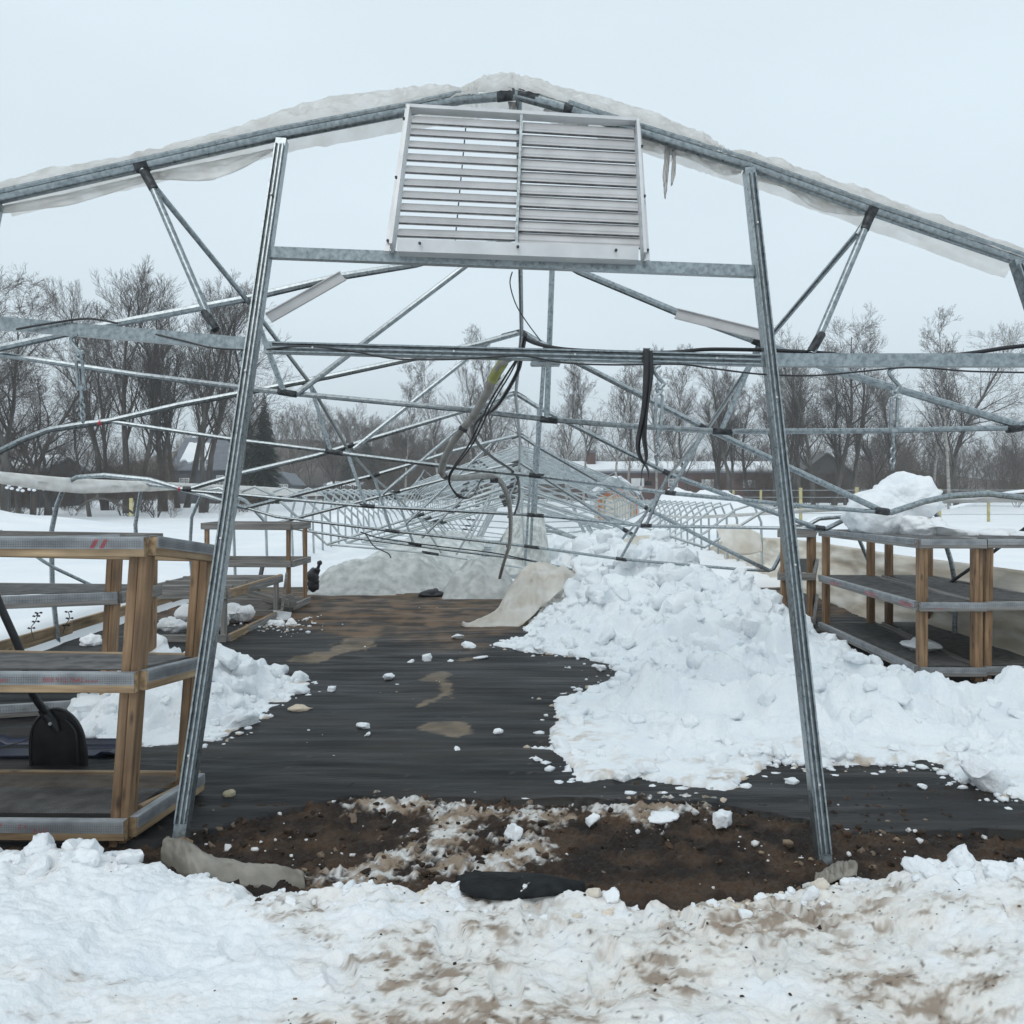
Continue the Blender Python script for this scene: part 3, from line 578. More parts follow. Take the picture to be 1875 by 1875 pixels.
# bow 4
b4l = PP([(952,796,11.1), (825,827,11), (774,844,10.95), (682,871,10.85), (450,930,10.7), (440,928,10.67), (380,908,10.67), (320,893,10.67), (272,887,10.67), (258,897,10.67), (248,960,10.67), (252,1040,10.67), (262,1115,10.67)])
b4r = PP([(952,796,11.1), (980,815,11.05), (1190,934,10.9), (1300,992,10.8), (1408,1045,10.7), (1416,1042,10.67), (1436,1005,10.67), (1455,975,10.67), (1500,950,10.67), (1560,945,10.67), (1572,985,10.67), (1600,1050,10.67)])
bo4 = bow(b4l, b4r, PP([(455,931,10.7), (505,946,10.7), (716,972,10.8), (972,1001,10.9), (1137,1024,10.85), (1362,1043,10.75), (1408,1045,10.7)]),
    PP([(980,812,11.05), (972,999,10.9)]), [PP([(684,872,10.85), (716,970,10.8)]), PP([(1186,933,10.9), (1137,1022,10.85)])], [PP([(900,812,11.05), (742,960,10.85)])])
for a, c, r in (((670,876,10.85),(698,866,10.85),.033), ((700,970,10.8),(735,975,10.8),.025), ((955,999,10.9),(992,1004,10.9),.025), ((1125,1022,10.85),(1150,1026,10.85),.026), ((935,802,11.1),(953,795,11.1),.031), ((951,795,11.1),(968,806,11.1),.031), ((1178,927,10.9),(1200,940,10.9),.033)):
    sleeve(P(*a), P(*c), r, bo4)
# bow 5 (right end in the snow)
b5l = PP([(951,846,12.9), (820,876,12.8), (722,902,12.7), (565,990,12.5)])+[W(-3.9,12.47,1.55), W(-4.5,12.47,1.78), W(-4.85,12.47,1.72), W(-5.02,12.47,1.3), W(-5.05,12.47,.8), W(-4.98,12.47,0)]
b5l = PP([(951,846,12.9), (820,876,12.85), (722,902,12.7), (500,960,12.5), (488,958,12.47)])+[W(-4.2,12.47,1.55), W(-4.6,12.47,1.74), W(-4.85,12.47,1.70), W(-5.02,12.47,1.3), W(-5.05,12.47,.8), W(-4.98,12.47,0)]
b5r = PP([(951,846,12.9), (1000,877,12.8), (1150,975,12.6), (1260,1040,12.5), (1300,1062,12.47)])
bo5 = bow(b5l, b5r, PP([(500,961,12.5), (560,972,12.5), (640,984,12.55), (850,1011,12.65), (960,1024,12.7), (1096,1053,12.65), (1174,1060,12.6)]),
    PP([(972,862,12.85), (962,1024,12.7)]), [PP([(724,903,12.7), (757,995,12.6)]), PP([(1148,975,12.6), (1098,1052,12.65)])], [PP([(900,862,12.85), (772,985,12.6)])])
for a, c, r in (((708,906,12.7),(735,898,12.7),.033), ((745,994,12.6),(775,999,12.6),.027), ((1086,1050,12.65),(1110,1055,12.65),.027), ((1138,967,12.6),(1160,980,12.6),.034), ((930,851,12.9),(952,845,12.9),.032)):
    sleeve(P(*a), P(*c), r, bo5)
# bows 6.. : apex sinks to the snow and rises again towards the far end that still stands
idx = [6,8,10,12,14,16,18,19]
rnd = random.Random(5)
ap_z = lambda i: float(np.interp(i, [5,6,7,8,9,10,11,12,13,14,15,16], [2.15,1.80,1.64,1.52,1.46,1.50,1.70,2.0,2.4,2.9,3.3,3.6]))
kn_z = lambda i: float(np.interp(i, [5,6,7,8,9,10,11,12,13,14,15,16], [.94,.76,.67,.59,.53,.5,.62,.85,1.2,1.6,2.05,2.42]))
ap_x = lambda i: float(np.interp(i, [5,6,7,8,10,14,18], [-.03,-.15,-.22,-.25,-.2,-.1,-.05]))
APX, PLJ, PRJ = {}, {}, {}
for i in [6,7,8,8.5,9,9.5,10,10.5,11,11.5,12,12.5,13,13.5,14,14.5]+[15+.62*q for q in range(27)]:
    D = 3.47+1.8*i; j = min(i, 16)
    up = i >= 16; rnd2 = lambda s: rnd.uniform(-s, s)
    za, zk, xa = ap_z(j)+rnd2(.03), kn_z(j)+rnd2(.03), ap_x(j)+rnd2(.02); dl = .35 if not up else .05
    A = W(xa, D+dl, za)
    if not up:
        kl = W(-3.35-.04*min(i-5, 6)+.15*max(0, i-11)/5, D, zk); kr = W(3.1+rnd2(.1), D, zk-.05)
        L = [A, A.lerp(kl, .5), kl, W(-3.75, D, max(zk+.28, 1.1)), W(-4.3, D, 1.62), W(-4.65, D, 1.78), W(-4.9, D, 1.68), W(-5.02, D, 1.2), W(-4.98, D, 0)]
        Rr = [A, A.lerp(kr, .5), kr, W(3.6, D, max(zk+.2, .9)), W(4.2, D, 1.35), W(4.55, D, 1.45), W(4.7, D, 1.1), W(4.72, D, 0)]
        ch = [kl, W(-1.6, D+.1, zk-.16), W(0, D+.12, max(.36, za-1.45)), W(1.8, D+.1, .34 if i < 11 else zk-.2), ] + ([kr] if i > 10 else [])
    else:
        kl = W(-3.35, D, 2.42); kr = W(3.35, D, 2.42)
        L = [A, W(-1.7, D, 3.05), kl, W(-4.2, D, 2.1), W(-4.75, D, 1.7), W(-5.0, D, 1.2), W(-5.0, D, 0)]
        Rr = [A, W(1.7, D, 3.05), kr, W(4.2, D, 2.1), W(4.75, D, 1.7), W(5.0, D, 1.2), W(5.0, D, 0)]
        ch = [kl, W(0, D, 2.38), kr]
    mid = ch[2] if not up else ch[1]
    n = 6 if i < 12 else 5
    jl, jr = A.lerp(kl, .52), A.lerp(kr, .52); PLJ[i], PRJ[i], APX[i] = jl, jr, A
    cl = ch[1] if not up else W(-1.5, D, 2.4); cr = ch[3] if not up else W(1.5, D, 2.4)
    kx = W(.12, 0, 0)
    cl2 = [(jl, (kl-A), .034, .24)]+([(cl, (ch[2]-ch[1]), .026, .3)] if not up else [])+([(A+(kl-A)*.02, kl-A, .033, .3)] if i < 14 else [])
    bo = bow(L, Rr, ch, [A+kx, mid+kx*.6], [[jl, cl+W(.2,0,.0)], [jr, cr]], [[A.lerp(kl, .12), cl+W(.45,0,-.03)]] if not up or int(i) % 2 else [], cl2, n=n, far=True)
    if i >= 20 and int(i*10) % 3: tube('collar_tie', [W(-4.75, D, 1.72), W(4.75, D, 1.72)], .016, GALVF, bo, 5)
# purlins tie the bows together
def pk(d): return [d[i] for i in sorted(d)]
ridge = [P0(950,178), P(952,440,5.85), P(955,612,7.5), P(944,724,9.4), P(952,800,11.1), P(951,850,12.9)]+[v-W(0,0,.03) for v in pk(APX)]
tube('ridge_purlin', ridge, R_PU*1.05, GALV, gh, 8)
lp = [P0(268,318), P0(285,345), P(457,556,5.56), P(566,700,7.3), P(636,822,9.1), P(684,874,10.85), P(722,906,12.7)]+[v-W(0,0,.035) for v in pk(PLJ)]
rp = [P0(1590,398), P0(1572,425), P(1396,634,5.62), P(1292,790,7.25), P(1224,872,9.1), P(1186,936,10.9), P(1148,978,12.6)]+[v-W(0,0,.035) for v in pk(PRJ)]
tube('side_purlin', lp, R_PU, GALV, gh, 8); tube('side_purlin', rp, R_PU, GALV, gh, 8)
for xx, zz in ((-2.6,2.75), (2.6,2.75), (-4.2,2.1), (4.2,2.1), (-.9,3.35), (.9,3.35)): tube('far_purlin', [W(xx, 32.5, zz), W(xx, 62, zz)], .016, GALVF, gh, 5)
# hip rails, base boards
hl = [W(-4.93, d, z) for d, z in ((3.5,1.86),(5.3,1.85),(7.1,1.84),(8.87,1.79),(10.7,1.78),(12.5,1.77),(16,1.75),(20,1.7),(26,1.66),(34,1.66),(46,1.7),(58,1.7))]
hr = [W(4.64, d, z) for d, z in ((3.5,1.75),(5.3,1.68),(7.1,1.62),(8.87,1.57),(10.7,1.5),(12.5,1.42),(15,1.3),(19,1.15),(24,.98),(30,1.0),(36,1.3),(46,1.65),(58,1.68))]
def hiprail(pts, side):
    o = tube('hip_rail', pts, .019, GALV, gh, 8)
    return o
hiprail(hl, -1); hiprail(hr, 1)
for k in range(4):
    bar('base_board', (-5.06+.01*(k%2), 4.0+k*2.6, .13), (-5.06+.01*(k%2), 6.58+k*2.6, .13+random.uniform(-.01,.01)), .04, .20, WOODP, gh)
for k in range(4):
    bar('base_board', (4.86, 4.0+k*2.6, .11), (4.86, 6.58+k*2.6, .11), .04, .18, WOODG, gh)
# hip film strips
def strip(name, pts, w, seed, label, mat=FILMR, inset=.02):
    A = [p+W(0,0,.035) for p in pts]; B = [p+W(inset,0,-w*(.7+.3*math.sin(k*2.1+seed))) for k, p in enumerate(pts)]
    o = ruled(name, A, B, mat, None, nu=120, nv=6, amp=.03, freq=40, bulge=.02, bdir=Vector((1 if pts[0].x < 0 else -1, 0, .1)), seed=seed, solid=.006)
    return meta(o, label, 'plastic film')
strip('film_strip', [p+W(.03,0,0) for p in hl[:8]], .13, 1, 'long pale plastic strip clinging to the left side rail')
strip('film_strip', [p-W(.03,0,0) for p in hr[:10]], .05, 5, 'thin torn plastic strip along the sagging right side rail')
# ================================================================== FILM ON THE FRONT BOW
def crumple(name, pts, rad, mat, label, cat, seed=0, n=14, amp=.35, offs=(0,.03,.03), parent=None):
    pts = spline(pts, 14); m = len(pts); V = []
    for i, p in enumerate(pts):
        t = i/(m-1)*(len(rad)-1); k = min(int(t), len(rad)-2); r = rad[k]+(rad[k+1]-rad[k])*(t-k)
        d = pts[min(i+1,m-1)]-pts[max(i-1,0)]; x, y, z = frame(d)
        for a in range(n):
            th = 2*math.pi*a/n; q = 1+amp*float(fbm(np.array(i*.13+seed), np.array(math.cos(th)*1.3), math.sin(th)*1.3+seed, 4))*1.6
            V.append(p+Vector(offs)+(y*math.cos(th)*r*1.1+z*math.sin(th)*r)*q)
    f = [(i*n+a, i*n+(a+1) % n, (i+1)*n+(a+1) % n, (i+1)*n+a) for i in range(m-1) for a in range(n)]
    o = mesh_obj(name, V, f, mat, parent, True, 50)
    return meta(o, label, cat) if label else o
ft = thing('plastic_film', 'crumpled dirty white greenhouse plastic bunched along the front bow', 'plastic film', fl[0])
FA = [(-40,368),(120,331),(258,299),(400,269),(520,239),(600,226),(700,208),(780,193),(850,181),(880,178),(935,172),(975,176),(1060,202),(1150,231),(1250,263),(1310,283),(1330,289),(1400,311),(1480,339),(1596,380),(1740,432),(1900,489)]
FB = [(-40,338),(120,304),(258,283),(400,240),(520,195),(600,171),(700,160),(780,151),(850,156),(880,136),(935,126),(975,140),(1060,162),(1150,185),(1250,222),(1310,258),(1330,276),(1400,283),(1480,312),(1596,350),(1740,405),(1900,462)]
for k_, (lo, hi) in enumerate(((0, 11), (10, 22))):
    ruled('film_fold', [P0(x, y, .036) for x, y in FA[lo:hi]], [P0(x, y, -.05) for x, y in FB[lo:hi]], FILMR, ft, nu=260, nv=22, amp=.030, freq=22, bulge=.028, bdir=W(0,-.8,.5), seed=3+k_, solid=0, stretch=(1.3,.25))
    ruled('film_fold', [P0(x, y, -.05) for x, y in FB[lo:hi]], [P0(x, y-4, -.30) for x, y in FA[lo:hi]], FILMR, ft, nu=200, nv=10, amp=.03, freq=22, bulge=.02, bdir=W(0,.3,.9), seed=3+k_, solid=0, stretch=(1.3,.25))
def hang(pts, drop, seed, thick=.003):
    A = [P0(x, y, -.06) for x, y in pts]; B = [P0(x+random.uniform(-6,6), y+d, -.07) for (x, y), d in zip(pts, drop)]
    return ruled('film_tatter', A, B, FILMR, ft, nu=60, nv=8, amp=.02, freq=14, seed=seed, solid=thick)
hang([(-20,372), (120,345), (258,312), (300,303), (380,288), (440,276), (500,262)], [12, 22, 14, 18, 34, 22, 4], 3)
hang([(1178,240), (1215,250), (1260,266), (1330,292), (1365,303)], [22, 22, 16, 18, 6], 4)
hang([(1385,306), (1440,325), (1500,348), (1560,372), (1590,384)], [16, 12, 26, 14, 4], 5)
hang([(1000,188), (1040,200), (1080,212)], [4, 30, 16], 6)
for pts, dr, sd in (([(1222,255), (1227,256), (1232,258)], [60, 100, 20], 7), ([(1233,258), (1237,259), (1240,260)], [10, 72, 50], 8), ([(930,178), (937,178), (945,179)], [4, 26, 10], 9)): hang(pts, dr, sd)
# ================================================================== LOUVRED VENT
lv = thing('louver_vent', 'aluminium louvered shutter vent hung high in the end frame', 'vent', P0(945,350,.06))
TL, TR, BR, BL = (752,206), (1164,231), (1178,486), (718,470)
def LQ(u, v, off=0.0):
    x = (TL[0]*(1-u)+TR[0]*u)*(1-v)+(BL[0]*(1-u)+BR[0]*u)*v; y = (TL[1]*(1-u)+TR[1]*u)*(1-v)+(BL[1]*(1-u)+BR[1]*u)*v
    return P0(x, y, .06+off)
UPN = Vector((0,-1,0))
def lbar(name, a, b_, w, d, mat): return MB().prism([(-w/2,-d/2), (w/2,-d/2), (w/2,d/2), (-w/2,d/2)], a, b_, UPN).build(name, mat, lv, ang=30)
lbar('frame_top', LQ(-.01,.008), LQ(1.01,.008), .018, .085, ALUF)
lbar('frame_side', LQ(.004,.03), LQ(.004,.97), .016, .12, ALUF); lbar('frame_side', LQ(.996,.03), LQ(.996,.97), .016, .12, ALUF)
lbar('frame_bottom', LQ(.03,.962,.01), LQ(.97,.962,.01), .068, .10, ALUF)
# tapering side flanges
for u0, u1, s in ((-.020, .0, -1), (1.0, 1.016, 1)):
    MB().poly([LQ(u0 if s < 0 else u0, 0, -.03), LQ(u1, 0, -.03), LQ(u1, 1.0, .02), LQ(u0, 1.0, .02)] if s < 0 else [LQ(u0, 0, -.03), LQ(u1, 0, -.03), LQ(u1, 1.0, .02), LQ(u0, 1.0, .02)]).build('flange', ALUF, lv, smooth=False).modifiers.new('t', 'SOLIDIFY').thickness = .012
lbar('mullion', LQ(.493,.03,.03), LQ(.493,.93,.03), .014, .03, GALV)
NS = 10
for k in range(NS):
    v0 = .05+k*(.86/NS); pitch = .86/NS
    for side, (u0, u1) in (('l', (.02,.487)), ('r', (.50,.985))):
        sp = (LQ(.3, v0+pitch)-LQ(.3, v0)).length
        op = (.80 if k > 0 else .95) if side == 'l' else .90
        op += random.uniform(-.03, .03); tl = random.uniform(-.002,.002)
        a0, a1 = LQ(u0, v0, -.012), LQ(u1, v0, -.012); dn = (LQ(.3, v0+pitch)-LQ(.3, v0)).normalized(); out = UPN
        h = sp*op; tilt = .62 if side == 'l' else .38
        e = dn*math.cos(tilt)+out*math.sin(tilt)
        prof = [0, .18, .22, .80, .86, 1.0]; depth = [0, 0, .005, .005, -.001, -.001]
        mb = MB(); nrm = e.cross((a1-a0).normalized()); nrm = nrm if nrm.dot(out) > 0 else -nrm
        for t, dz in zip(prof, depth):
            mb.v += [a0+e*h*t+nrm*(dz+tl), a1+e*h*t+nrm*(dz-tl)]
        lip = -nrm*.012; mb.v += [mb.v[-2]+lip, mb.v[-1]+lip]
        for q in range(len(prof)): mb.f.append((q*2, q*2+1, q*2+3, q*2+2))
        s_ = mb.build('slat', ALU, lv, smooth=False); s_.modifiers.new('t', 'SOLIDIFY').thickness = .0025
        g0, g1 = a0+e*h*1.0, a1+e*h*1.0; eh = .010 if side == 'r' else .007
        MB().poly([g0-nrm*.004, g1-nrm*.004, g1-nrm*.004+dn*eh, g0-nrm*.004+dn*eh]).build('gap_shade', DARK, s_, smooth=False).modifiers.new('t', 'SOLIDIFY').thickness = .003  # dark strip added under the slat lip, painting in the shade of the gap
tube('tie_rod', [LQ(.25,.08,-.05), LQ(.245,.92,-.05)], .004, GALV, lv, 6)
for u, v in ((-.010,.10), (-.010,.5), (-.010,.93), (1.008,.2), (1.008,.55), (1.008,.93), (.12,.955), (.5,.955), (.88,.955)):
    c = LQ(u, v, .075 if .05 < u < .95 else .035); MB().tube([c, c+UPN*.012], .008, 8).build('screw', DARK, lv)
# ================================================================== CABLES, STRAP, HANGERS
def cable(name, px, r, mat, label, cat='cable', sm=8, n=6):
    o = tube(name, PP(px), r, mat, None, n, sm); return meta(o, label, cat)
def D0(y): return P0(900, y).y
def onf(l, off=.06): return [(x, y, P0(x, y, off).y) for x, y in l]
cable('thin_wire', onf([(938,498), (934,520), (945,558), (966,592), (990,624)], -.06), .0035, BLACK, 'thin loose wire dangling below the louvered vent', 'wire')
cable('black_hose', onf([(958,618), (985,630), (1040,640), (1150,645), (1230,645), (1290,640), (1350,640), (1420,642), (1500,646), (1540,650)], -.03), .011, BLACK, 'thick black hose lying along the middle cross rail', 'hose')
cable('black_hose', onf([(1735,652), (1790,645), (1850,636), (1935,628)], -.03), .012, BLACK, 'thick black hose rising to the right frame edge above the cross rail', 'hose')
cable('black_cable', onf([(30,603), (80,594), (150,584), (185,586), (215,592)], .04), .006, BLACK, 'short black cable draped over the left cross rail')
cable('black_cable', onf([(285,612), (340,625), (390,637), (455,641)], .02), .005, BLACK, 'thin black cable sagging beneath the left cross rail')
cable('black_cable', onf([(488,640), (560,634), (650,644), (690,652), (740,658), (830,658), (900,654), (960,652), (1030,664), (1120,668), (1240,667), (1300,674), (1390,685), (1480,688), (1560,682), (1640,674), (1700,674), (1780,680), (1935,683)], .03), .005, BLACK, 'long thin black cable strung below the cross rails from post to post')
cd = thing('conduit_bundle', 'grey flexible conduit hanging in a loop from the middle cross rail', 'conduit', P(925,655,4.6))
cpath = PP([(940,650,4.45), (920,664,4.5), (905,690,4.6), (890,722,4.75), (866,762,4.95), (832,806,5.2), (812,846,5.5), (812,870,5.8), (840,875,6.2), (880,872,6.7), (900,873,7.0), (918,884,7.3), (931,915,8.2), (935,950,8.95), (934,985,10), (931,1004,10.85), (922,1032,11.8), (915,1058,12.4)])
tube('conduit', cpath, .024, CONDUIT, cd, 10, 8)
tube('tape_wrap', PP([(922,662,4.5), (908,684,4.58), (902,696,4.62)]), .030, TAPE, cd, 10, 4)
for off, rr in ((10, .006), (16, .005)):
    tube('control_wire', PP([(945+off*.3,655,4.45), (915+off,690,4.6), (885+off,740,4.8), (850+off,812,5.1), (818+off*.4,872,5.8), (835,898+off*.5,6.0), (858,912,6.1), (872,898,6.4), (880,880,6.7), (896,876,7)]), rr, BLACK, cd, 6, 8)
for c, s in (((907,688,4.6),.03), ((848,786,5.06),.029), ((814,872,5.8),.029), ((934,948,8.95),.034), ((931,1002,10.85),.036)):
    p = P(*c); MB().tube([p-W(.006,0,.012), p+W(.006,0,.012)], s, 10).build('cable_tie', BLACK, cd)
MB().box(P(905,880,7.05), .07, .05, .04).build('torn_end', BLACK, cd)
cable('power_cable', [(962,612,4.3), (955,650,4.5), (948,680,4.6), (925,722,4.8), (905,748,5), (880,764,5.3), (868,785,5.6), (874,810,6), (900,836,6.6), (940,864,7.3), (950,885,7.6), (950,915,8.4), (942,942,9.0)], .012, BLACK, 'heavy black power cable snaking down beside the grey conduit', sm=10, n=8)
cable('black_cable', [(660,974,12.2), (700,986,12.3), (800,1000,12.5), (900,1012,12.55), (960,1024,12.6), (1020,1040,12.6), (1096,1060,12.6), (1165,1062,12.5), (1160,1075,12.3), (1155,1090,12.2)], .011, BLACK, 'black cable taped along the lowest fallen truss chord into the snow')
cable('black_cable', [(670,978,12.2), (685,1000,12.2), (710,1013,12.3), (716,1022,12.3)], .009, BLACK, 'short black cable loop drooping from the fallen left truss')
jb = thing('junction_box', 'flat grey electrical box under the middle cross rail', 'electrical box', P0(999,662,-.04))
MB().box(P0(999,661,-.05), .15, .07, .035).build('case', GALV, jb, ang=30); MB().box(P0(999,664,-.05), .158, .078, .006).build('lid', GALVF, jb, ang=30)
# black strap
st = thing('strap', 'black webbing strap knotted over the middle cross rail and hanging down', 'strap', P0(1187,640))
def ribbon(name, pts, w, tw, parent, mat=BLACK):
    pts = spline(pts, 10); mb = MB(); m = len(pts)
    for i, p in enumerate(pts):
        a = tw*i/(m-1); s = Vector((math.cos(a)*w/2, math.sin(a)*w/2, 0)); mb.v += [p-s, p+s]
        if i: mb.f.append((2*i-2, 2*i-1, 2*i+1, 2*i))
    o = mb.build(name, mat, parent); o.modifiers.new('t', 'SOLIDIFY').thickness = .003; return o
z0 = P0(1187,660).y-.05
ribbon('webbing', PP([(1184,642,z0), (1183,690,z0), (1179,750,z0), (1168,810,z0), (1172,838,z0), (1184,856,z0), (1188,872,z0), (1184,884,z0)]), .034, 1.5, st)
ribbon('webbing', PP([(1189,642,z0+.01), (1190,690,z0+.01), (1182,750,z0+.01), (1180,800,z0+.01), (1184,838,z0+.01), (1176,862,z0), (1174,892,z0)]), .034, -1.9, st)
ribbon('webbing', [P0(1181,664,.04), P0(1181,650,.045), P0(1183,639,.02), P0(1185,637,-.03)], .036, .1, st)
MB().box(P(1187,885,z0-.01), .03, .03, .022).build('buckle', DARK, st, ang=30); MB().box(P(1173,893,z0-.01), .016, .02, .02).build('hook', ALU, st)
# turnbuckle hangers
def hanger(x0, y0, x1, y1, D, label, heavy=True):
    h = thing('turnbuckle_hanger', label, 'hanger', P(x0, y0, D)); L = lambda t: P(x0+(x1-x0)*t, y0+(y1-y0)*t, D)
    c = L(0); tube('hook', [c, c+W(-.035,0,-.03), c+W(.02,0,-.10), L(.24)+W(.018,0,.02), L(.24), L(.24)+W(-.015,0,.03)], .010, GALV, h, 8, 5)
    tube('eye_bolt', [L(.22), L(.25)+W(.014,0,0), L(.29), L(.25)-W(.014,0,0), L(.22)], .008, GALV, h, 8, 4)
    for s in (-1, 1): tube('turnbuckle_rod', [L(.29), L(.31)+W(s*.016,0,0), L(.62)+W(s*.016,0,0), L(.64)], .0085, GALV, h, 8)
    tube('screw_rod', [L(.60), L(.74)], .008, GALV, h, 8); MB().tube([L(.60), L(.64)], .022, 8).build('collar', GALV, h)
    for k in range(5):
        a, b_ = L(.74+k*.052), L(.74+(k+1)*.052+.012); s = W(.010,0,0) if k % 2 else W(0,.010,0)
        tube('chain_link', [a, a.lerp(b_,.25)+s, a.lerp(b_,.75)+s, b_, a.lerp(b_,.75)-s, a.lerp(b_,.25)-s, a], .0055, GALV, h, 6, 3)
    return h
hanger(142, 612, 152, 772, P0(142,650).y-.0, 'galvanized turnbuckle and chain hanging from the left cross rail')
hanger(1640, 672, 1634, 858, P0(1640,700).y, 'galvanized turnbuckle and chain hanging from the right cross rail')
hanger(1209, 668, 1203, 850, P0(1209,700).y+.02, 'thin turnbuckle and chain hanging beside the black strap')
hanger(452, 640, 447, 690, P0(452,650).y+.05, 'small hook tucked behind the left door post')
#SPLIT2

for k_, (a_, b_, lab) in enumerate((((990,958,17),(1072,992,14.5),'upper of three loose steel tubes lying on the snow right of the king posts'), ((985,966,17),(1048,984,15),'middle of three loose steel tubes on the snow behind the fallen trusses'), ((985,972,17),(1026,974,15.5),'lowest loose steel tube on the snow behind the fallen trusses'))):
    meta(tube('loose_tube', [P(*a_), P(*b_)], .03, GALVF, None, 8), lab, 'steel tube')
# ================================================================== WOODEN RACKS
def wire_grid(mb, c00, c10, c11, c01, sp, r):
    """woven wire cloth over the quad c00-c10-c11-c01"""
    lu = (c10-c00).length; lv_ = (c01-c00).length; nrm = (c10-c00).cross(c01-c00).normalized()
    def strand(a, b_, lift):
        d = (b_-a).normalized(); s = d.cross(nrm)*r; t = nrm*r; k = len(mb.v); o_ = nrm*lift
        for p in (a, b_): mb.v += [p-s+o_, p+t+o_, p+s+o_]
        mb.f += [(k, k+1, k+4, k+3), (k+1, k+2, k+5, k+4), (k+2, k, k+3, k+5)]
    for i in range(1, int(lu/sp)): t = i*sp/lu; strand(c00.lerp(c10, t), c01.lerp(c11, t), 0)
    for i in range(1, int(lv_/sp)): t = i*sp/lv_; strand(c00.lerp(c01, t), c10.lerp(c11, t), r)
def text_mesh(txt, size, p, xdir, up, mat, parent, name='print', sx=1.0):
    cu = bpy.data.curves.new('t', 'FONT'); cu.body = txt; cu.size = size; cu.resolution_u = 2; cu.fill_mode = 'FRONT'
    ob = bpy.data.objects.new('t', cu); COL.objects.link(ob); dg = bpy.context.evaluated_depsgraph_get()
    me = bpy.data.meshes.new_from_object(ob.evaluated_get(dg)); bpy.data.objects.remove(ob)
    x = xdir.normalized(); z = up-x*up.dot(x); z.normalize(); y = z
    vs = [p+x*v.co.x*sx+y*v.co.y for v in me.vertices]; fs = [tuple(q.vertices) for q in me.polygons]; bpy.data.meshes.remove(me)
    o = mesh_obj(name, vs, fs, mat, parent, False); return o
def rack(label, legs, shelves, wood, leg_w=.085, leg_d=.042, double=True, wrap=True, mesh=(), sp=.026, solid=(), rail_h=.088, group=None, name='plant_rack', long_side='front', shelf_wood=None, wrap_sides=('f',)):
    """legs: FL,FR,BR,BL as (bottom, top) points; shelves: fractions along the legs"""
    base = sum((l[0] for l in legs), Vector())/4; base.z = 0
    t_ = thing(name, label, 'rack', base, group)
    cen = sum((l[0] for l in legs), Vector())/4
    for b_, t in legs:
        x, y, z = frame(t-b_, Vector((0,-1,0)))
        if double:
            o1 = Vector((leg_d/2,0,0)); bar('leg', b_-o1, t-o1, leg_d, leg_w, wood, t_, Vector((0,-1,0))); bar('leg', b_+o1*1.02+W(0,.004,0), t+o1*1.02+W(0,.004,0), leg_d, leg_w, wood, t_, Vector((0,-1,0)))
        else: bar('leg', b_, t, leg_w, leg_d*1.9, wood, t_, Vector((0,-1,0)))
    sw = shelf_wood or wood
    for k, s in enumerate(shelves):
        c = [l[0].lerp(l[1], s) for l in legs]
        out = .0
        fd = (c[1]-c[0]).normalized(); fn = Vector((fd.y, -fd.x, 0)).normalized()
        if fn.dot(c[0]-c[3]) < 0: fn = -fn
        for (a, b_, nm, nn) in ((c[0], c[1], 'f', fn), (c[3], c[2], 'b', -fn), (c[0], c[3], 'l', -fd), (c[1], c[2], 'r', fd)):
            off = nn*(leg_w/2+.022) if nm in 'fb' else nn*(leg_d+.022)
            e = (b_-a).normalized()*(.045 if nm in 'fb' else .03)
            r_ = bar('rail', a+off-e, b_+off+e, .040, rail_h, sw if s < .999 else sw, t_)
            if wrap and (nm in wrap_sides):
                h = rail_h; wa, wb = a+off*1.0-e*.98, b_+off+e*.98; upz = W(0,0,1)
                q = nn*.0225
                mbw = MB(); mbw.v = [wa+q-upz*h*.08, wb+q-upz*h*.08, wb+q+upz*(h*.5+.004), wa+q+upz*(h*.5+.004), wb-nn*.02+upz*(h*.5+.004), wa-nn*.02+upz*(h*.5+.004)]
                mbw.f = [(0,1,2,3), (3,2,4,5)]
                w_ = mbw.build('membrane_wrap', WRAP, r_, smooth=False); w_.modifiers.new('t', 'SOLIDIFY').thickness = .002
                mg = MB(); wire_grid(mg, wa+q*1.15-upz*h*.05, wb+q*1.15-upz*h*.05, wb+q*1.15+upz*h*.48, wa+q*1.15+upz*h*.48, sp*.6, .0007)
                if sp < .05: o_ = mg.build('wire_edge', WIRE, r_, smooth=False); o_['kind'] = 'stuff'
        up = W(0,0,rail_h/2+.004)
        if k in mesh:
            mg = MB(); wire_grid(mg, c[0]+up, c[1]+up, c[2]+up, c[3]+up, sp, .0013); o_ = mg.build('wire_mesh', WIRE, t_, smooth=False); o_['kind'] = 'stuff'
        if k in solid:
            A, B_ = [c[0]+up, c[1]+up], [c[3]+up, c[2]+up]
            ruled('shelf_cloth', A, B_, SHELF, t_, nu=24, nv=10, amp=.012, freq=5, bulge=.02, bdir=W(0,0,-1), seed=k+base.x, solid=.003)
    return t_
def V2(x, yb, yt, D): return (P(x[0], yb, D), P(x[1], yt, D))
